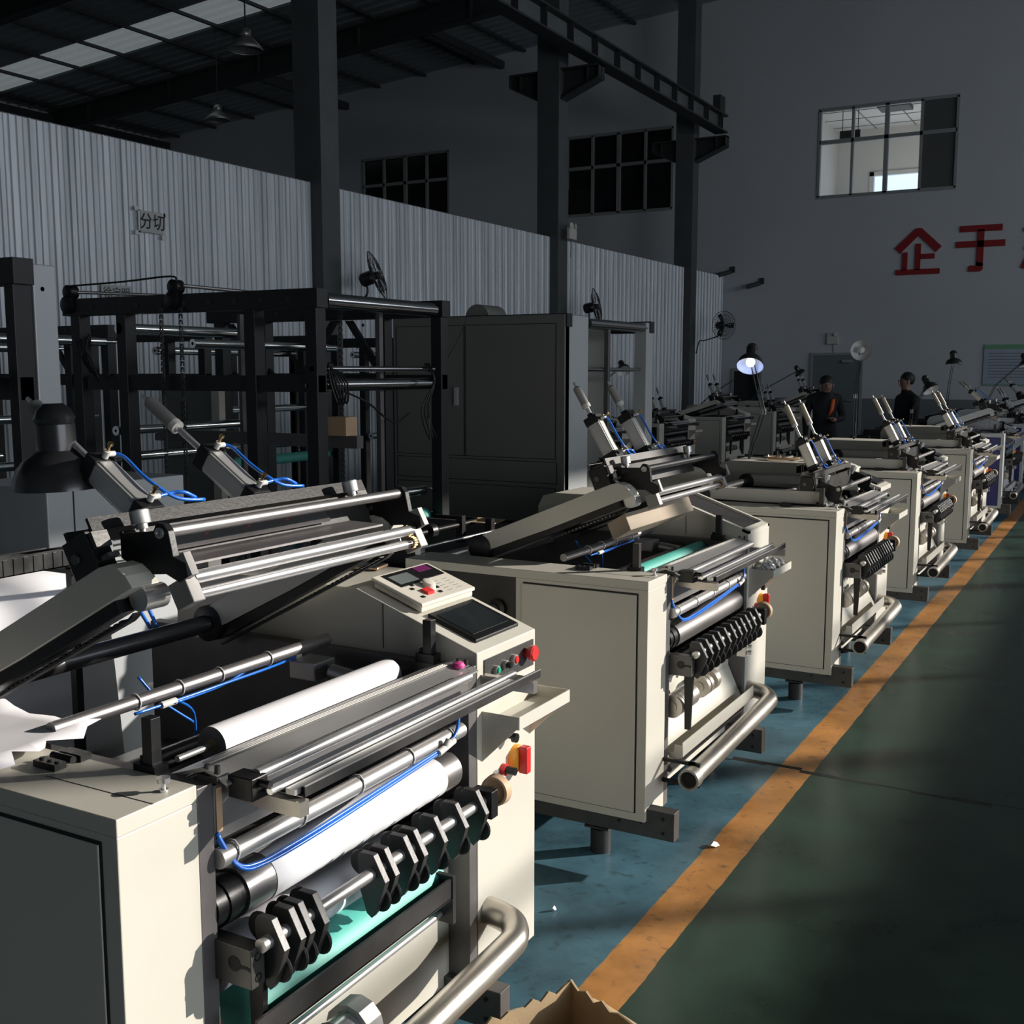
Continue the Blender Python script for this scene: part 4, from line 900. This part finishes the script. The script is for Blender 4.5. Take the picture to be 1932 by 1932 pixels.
# ------------------------------------------------------------------ tall towers behind
def tower(x1, y0, y1, lab, wide=1.65, cover_near=False, cover_far=False, chains=False, rollers=(), top=2.015, mid=True, group='tall black roller towers'):
    R = empty('roller_tower', (x1, y0, FL), lab, 'tower', group)
    T = lambda: MB(xf=lambda p: (-p[0], p[1], p[2]-FL))
    L = y1-y0; P = .07; pw = .045 if cover_far else .064
    for k, (yy) in enumerate((0, L-P)):
        for q in (0.0, .36, 1.20, wide-.12):
            T().box((q, yy, FL), (q+pw, yy+P, top-.02)).build('post', 'towerdark', R, bevel=.002)
        tb = T().box((-.012, yy-.004, top-.085), (wide, yy+P+.004, top)).build('top_beam', 'towerdark', R, bevel=.002)
        b = T()
        for j in range(10): b.lathe((.15+j*.16, yy-.004, top-.045), (0, -1, 0), [(0, .001), (0, .012), (.004, .012), (.004, .007), (.001, .006), (.001, .001)], 8)
        b.build('bolt', 'dark', tb)
        if mid: T().box((0, yy+.01, 1.555), (wide-.15, yy+P-.01, 1.63)).build('middle_beam', 'towerdark', R)
        T().box((0, yy+.01, .35), (wide, yy+P-.01, .43)).build('bottom_beam', 'towerdark', R)
        if mid and k:
            for (a, b_) in ((.40, .62), (.95, .72), (1.18, 1.5)):
                d = T(); d.obox(((a+b_)/2, yy+.03, 1.775), ((b_-a)/2, 0, .15), (0, .012, 0), (.022, 0, 0)); d.build('brace', 'towerdark', R)
    sc = T()
    for (rx, rz, rr, mt, s0) in rollers:
        o = T().tube((rx, s0, rz), (rx, L-.10, rz), rr, 18).tube((rx, 0, rz), (rx, L, rz), max(.006, rr*.35), 10).build('roller', mt, R)
    if chains:
        for (q, yy) in ((.80, -.02), (.93, -.02), (.34, L*.42), (.22, L*.42)):
            b = T(); z = top-.06
            n = 0
            while z > .55:
                if n % 2: b.box((q-.010, yy-.004, z-.016), (q-.006, yy+.004, z)).box((q+.006, yy-.004, z-.016), (q+.010, yy+.004, z))
                else: b.box((q-.007, yy-.005, z-.016), (q+.007, yy+.005, z-.006))
                z -= .014; n += 1
            b.build('chain', 'dark', R)
        for q, h in ((.86, .06), (1.60, .05)):
            T().lathe((q, -.03, top-.03), (0, 1, 0), [(0, .001), (0, .03), (.01, .045), (.04, .045), (.05, .02), (.05, .001)], 18).lathe((q, -.02, top+.035), (0, 1, 0), [(0, .001), (0, .02), (.01, .035), (.06, .035), (.07, .001)], 16).build('sprocket', 'black', R)
        T().path([(1.58, .0, top+.065), (1.2, 0, top+.072), (.88, 0, top+.085), (.84, 0, top+.06)], .005, 6).build('drive_chain', 'black', R)
        T().tube((1.58, .02, top+.035), (.95, L, top+.03), .008, 8).tube((.82, .02, top+.04), (.70, L, top+.02), .009, 8).build('drive_shaft', 'brushed', R)
        b = T()
        for k in range(4): b.path([(.02+.012*k, .10+.02*k, 1.68), (-.02, .13+.02*k, 1.60), (.0, .15+.02*k, 1.50), (.02, .12+.02*k, 1.60), (.02+.01*k, .11+.02*k, 1.69)], .005, 6)
        b.path([(0, .18, 1.56), (-.02, .35, 1.50), (-.02, .55, 1.40), (0, .72, 1.44)], .005, 6)
        for k in range(3): b.path([(.02, L-.2+.02*k, 1.69), (-.03, L-.18, 1.6), (0, L-.2-.03*k, 1.45), (-.01, L-.14-.03*k, 1.30), (.0, L-.2, 1.42)], .0045, 6)
        b.path([(-.01, L-.02, 1.72), (-.03, L+.08, 1.85), (-.03, L+.16, 1.96)], .002, 5)
        for k in range(4): b.path([(1.45, -.01, 1.64), (1.5-.02*k, -.04, 1.75), (1.52-.03*k, -.03, 1.80+.01*k), (1.42+.02*k, -.04, 1.72), (1.38, -.02, 1.60)], .004, 6)
        b.build('loose_cable', 'black', R)
        for q in (0.09, 1.0):
            T().box((q, L*.55, .5), (q+.022, L*.55+.03, 1.95)).build('guide_rail', 'frame', R)
    return R, T
RL = [(.03, 1.965, .036, 'mirrord', .09), (.03, 1.66, .013, 'mirrord', .0), (.06, 1.585, .03, 'mirrord', .08), (1.25, 1.86, .028, 'mirror', 0), (.75, 1.78, .022, 'mirror', 0),
      (.10, 1.02, .028, 'mirror', .3), (.10, .88, .045, 'teal', .3), (.12, .78, .02, 'mirrord', .3), (1.3, 1.35, .024, 'mirror', 0), (1.45, 1.20, .026, 'mirror', .0)]
tw, T = tower(-3.2, 3.94, 5.03, 'black open tower frame with chains behind the nearest machine', chains=True, rollers=RL)
T().box((.05, .35, 1.28), (1.4, .40, 1.34)).build('shelf_bar', 'frame', tw)
T().box((.10, .33, 1.34), (.22, .42, 1.43)).build('amber_box', 'tan', tw)
sp_ = T().box((1.50, .90, .75), (1.92, .93, 1.56)).build('slotted_plate', 'towergrey', tw)
T().box((1.72, .895, 1.18), (1.755, .899, 1.48)).build('slot', 'gap', sp_)
T().box((1.44, .88, .75), (1.50, .93, 1.56)).build('cream_edge', 'beige', sp_)
tw0, T = tower(-3.2, 1.10, 2.48, 'black tower frame cut off by the left edge, with light grey end cover', cover_far=True, rollers=[(.5, 1.92, .03, 'mirror', 0), (.62, 1.88, .028, 'mirror', 0), (.15, 1.62, .03, 'blackroll', 0), (.2, 1.36, .03, 'mirror', 0), (.9, 1.44, .02, 'mirrord', 0)])
T().box((-.004, 1.385, FL), (.02, 1.475, 2.0)).build('end_cover', 'towerlight', tw0, bevel=.004)
T().tube((-.001, 1.42, 1.92), (-.004, 1.42, 1.92), .008).build('cover_bolt', 'mirror', tw0)
RL2 = [(.03, 1.965, .034, 'mirrord', .38), (.05, 1.66, .014, 'mirrord', .0), (.3, 1.2, .02, 'mirrord', 0)]
tw2, T = tower(-3.2, 6.42, 7.88, 'tall tower with grey panelled side facing the camera', rollers=RL2, mid=False, wide=1.33)
T().box((0, -.01, FL), (1.33, .34, 2.01)).build('panel_housing', 'towergrey', tw2, bevel=.004)
T().box((0.0, .05, FL), (-.002, .33, 2.005)).build('light_end', 'towerlight', tw2)  # lighter grey sheet paints the skylight grazing this narrow end
b = T()
for (a0, a1, z0, z1) in ((.75, 1.30, 1.08, 1.95), (.06, .74, 1.08, 1.95), (.05, 1.30, .92, 1.06), (.06, 1.30, .1, .89)):
    w = .004
    b.box((a0, -.012, z0), (a1, -.0095, z0+w)).box((a0, -.012, z1), (a1, -.0095, z1+w)).box((a0, -.012, z0), (a0+w, -.0095, z1)).box((a1, -.012, z0), (a1+w, -.0095, z1))
b.build('panel_seam', 'gap', tw2)
T().box((.80, -.02, 1.42), (.83, -.01, 1.54)).build('door_latch', 'towerlight', tw2)
T().lathe((.67, .02, 2.0), (0, 1, 0), [(0, .001), (0, .09), (.25, .09), (.25, .001)], 28).build('top_hump', 'towergrey', tw2)
T().box((-.003, 1.33, FL), (.09, 1.465, 2.005)).build('end_cover', 'towerlight', tw2, bevel=.003)
T().box((.02, .7, .5), (.05, .74, 1.95)).build('guide_rail', 'frame', tw2)
T().box((.28, .4, .3), (.30, 1.3, 1.95)).build('back_panel', 'towergrey', tw2)
RL3 = [(.0, 1.84, .03, 'mirror', 0), (.5, 1.80, .03, 'mirror', 0), (.2, 1.35, .028, 'mirror', 0), (.3, 1.05, .03, 'mirror', 0), (.1, .95, .04, 'teal', .1)]
tower(-5.9, 3.6, 5.2, 'dark tower frame with bright rollers, in front of the partition at left', rollers=RL3, top=1.95, wide=1.3, group='dark towers against the partition')
tower(-5.9, 6.0, 7.6, 'dark tower frame with bright rollers, in front of the partition, behind the chains', rollers=RL3, top=1.95, wide=1.3, group='dark towers against the partition')
tower(-5.9, 8.4, 10.0, 'dark tower frame half hidden behind the grey panelled tower', rollers=RL3, top=1.95, wide=1.3, group='dark towers against the partition')
# electric cabinet with louvres
ec = empty('electric_cabinet', (-2.82, 2.20, FL), 'low grey electric cabinet with ventilation louvres behind the near lamp', 'cabinet')
MB().box((-.42, 0, .08), (0, .55, 1.33)).build('cabinet_body', 'towerlight', ec, bevel=.004)
b = MB()
for k in range(12): b.box((0, .24, 1.0+k*.018), (.003, .40, 1.006+k*.018))
b.build('louvres', 'gap', ec)
MB().box((0, .093, .1), (.002, .097, 1.32)).build('door_seam', 'gap', ec)
for (a, c) in ((-.38, .04), (-.04, .04), (-.38, .51), (-.04, .51)): MB().box((a-.03, c-.03, 0), (a+.03, c+.03, .08)).build('foot', 'towerdark', ec)
ec = empty('tool_cabinet', (-2.82, 1.12, FL), 'dark grey cabinet at the left edge below the near lamp', 'cabinet')
MB().box((-.42, 0, 0), (0, .78, 1.18)).build('cabinet_body', 'dado', ec, bevel=.004)
MB().box((0.001, .05, .62), (.004, .74, 1.13)).build('drawer', 'towergrey', ec)
MB().box((0.004, .3, 1.04), (.02, .5, 1.06)).build('drawer_handle', 'black', ec)
ec = empty('stainless_cabinet', (-5.9, 10.4, FL), 'pale grey control cabinet standing behind the back row, right of the grey tower', 'cabinet')
MB().box((-.5, 0, 0), (0, .9, 1.75)).build('cabinet_body', 'towerlight', ec, bevel=.004)
MB().box((0, .42, .1), (.003, .425, 1.7)).build('door_seam', 'gap', ec)

# ------------------------------------------------------------------ people
def person(loc, rot, lab, pose, orange=False):
    R = empty('person', loc, lab, 'person'); R.rotation_euler = (0, 0, rot); R.scale = (.965,)*3
    J = pose; names = list(J.keys()); idx = {n: i for i, n in enumerate(names)}
    me = bpy.data.meshes.new('body')
    E = [('pelvis', 'chest0'), ('chest0', 'chest'), ('chest', 'neck'), ('neck', 'headb'), ('headb', 'headm'), ('headm', 'headt')]
    for s in 'lr':
        E += [('chest', 'sh'+s), ('sh'+s, 'el'+s), ('el'+s, 'wr'+s), ('wr'+s, 'ha'+s), ('pelvis', 'hip'+s), ('hip'+s, 'kn'+s), ('kn'+s, 'an'+s), ('an'+s, 'to'+s)]
    me.from_pydata([J[n][:3] for n in names], [(idx[a], idx[b]) for a, b in E], [])
    o = bpy.data.objects.new('body_tmp', me); COL.objects.link(o)
    sk = o.modifiers.new('skin', 'SKIN'); sl = me.skin_vertices[0].data
    for n in names: r = J[n][3]; sl[idx[n]].radius = (r, r if len(J[n]) < 5 else J[n][4])
    sl[idx['pelvis']].use_root = True
    ss = o.modifiers.new('sub', 'SUBSURF'); ss.levels = 2; ss.render_levels = 2
    bpy.context.view_layer.update()
    m2 = bpy.data.meshes.new_from_object(o.evaluated_get(bpy.context.evaluated_depsgraph_get())); m2.name = 'body'
    bpy.data.objects.remove(o)
    m2.materials.clear()
    for q in ('skin', 'cloth', 'trousers', 'lampblack'): m2.materials.append(M[q])
    hands = [Vector(J['ha'+s][:3]) for s in 'lr']
    for p in m2.polygons:
        c = p.center; p.use_smooth = True
        if c.z > J['neck'][2]+.01 or min((c-h).length for h in hands) < .085: p.material_index = 0
        elif c.z < .07: p.material_index = 3
        elif c.z < .88: p.material_index = 2
        else: p.material_index = 1
    b = bpy.data.objects.new('body', m2); COL.objects.link(b); b.parent = R
    h = Vector(J['headm'][:3]); f = Vector((0, -1, 0))
    MB().lathe(h+Vector((0, .018, -.01)), (0, .42, 1), [(.0, .090), (.03, .098), (.07, .096), (.11, .078), (.135, .045), (.142, .001)], 22).build('hair', 'hair', b)
    fb = MB().obox(h+Vector((0, -.092, -.02)), (.010, 0, 0), (0, .012, 0), (0, 0, .02)).obox(h+Vector((.085, 0, -.01)), (.008, 0, 0), (0, .014, 0), (0, 0, .028)).obox(h+Vector((-.085, 0, -.01)), (.008, 0, 0), (0, .014, 0), (0, 0, .028))
    fb.build('nose_and_ears', 'skin', b, bevel=.005)
    MB().obox(h+Vector((.032, -.083, .012)), (.012, 0, 0), (0, .004, 0), (0, 0, .005)).obox(h+Vector((-.032, -.083, .012)), (.012, 0, 0), (0, .004, 0), (0, 0, .005)).obox(h+Vector((0, -.083, -.06)), (.02, 0, 0), (0, .004, 0), (0, 0, .004)).build('face_features', 'hair', b)
    for s in 'lr':
        w = Vector(J['wr'+s][:3]); q = Vector(J['ha'+s][:3]); d = (q-w).normalized(); a = d.cross(Vector((0, 0, 1))).normalized()
        mb = MB()
        for k in range(4):
            st_ = q+a*(.012*(k-1.5)); mb.path([st_, st_+d*.045, st_+d*(.075-.008*abs(k-1.5))+Vector((0, 0, -.012))], .008, 6, 2)
        mb.path([q-a*.025-d*.02, q-a*.045+d*.01, q-a*.048+d*.035], .009, 6, 2)
        mb.build('fingers', 'skin', b)
    if orange:
        MB().sheet([[(.07, -.150, 1.36), (.12, -.150, 1.36)], [(.05, -.172, 1.22), (.10, -.172, 1.22)], [(.03, -.165, 1.14), (.05, -.165, 1.14)]]).build('scarf_trim', 'orange', b, solid=.01)
    return R
base = dict(pelvis=(0, 0, .95, .15, .11), chest0=(0, 0, 1.12, .15, .11), chest=(0, 0, 1.34, .16, .115), neck=(0, -.02, 1.47, .06), headb=(0, -.04, 1.53, .065), headm=(0, -.045, 1.60, .088), headt=(0, -.04, 1.67, .07),
            shl=(.19, 0, 1.36, .07), ell=(.25, -.03, 1.10, .052), wrl=(.18, -.20, .95, .035), hal=(.14, -.27, .95, .035), shr=(-.19, 0, 1.36, .07), elr=(-.25, 0, 1.09, .052), wrr=(-.25, -.06, .86, .035), har=(-.25, -.08, .78, .035),
            hipl=(.10, 0, .88, .10), knl=(.11, -.02, .48, .065), anl=(.11, .02, .09, .045), tol=(.12, -.12, .04, .04), hipr=(-.10, 0, .88, .10), knr=(-.11, -.02, .48, .065), anr=(-.11, .02, .09, .045), tor=(-.12, -.12, .04, .04))
p1 = dict(base); p1.update(chest=(0, -.05, 1.33, .17, .12), neck=(0, -.10, 1.45, .06), headb=(0, -.14, 1.49, .065), headm=(0, -.16, 1.555, .088), headt=(0, -.15, 1.625, .07), wrl=(.10, -.26, 1.08, .035), hal=(.05, -.32, 1.10, .035), ell=(.24, -.10, 1.10, .055))
person((-3.63, 15.0, FL), math.radians(22), 'man in black jacket with orange trim, looking down at his hands', p1, True)
person((-2.68, 15.6, FL), math.radians(-48), 'man in dark jacket turning to look back, in front of the back wall', base)
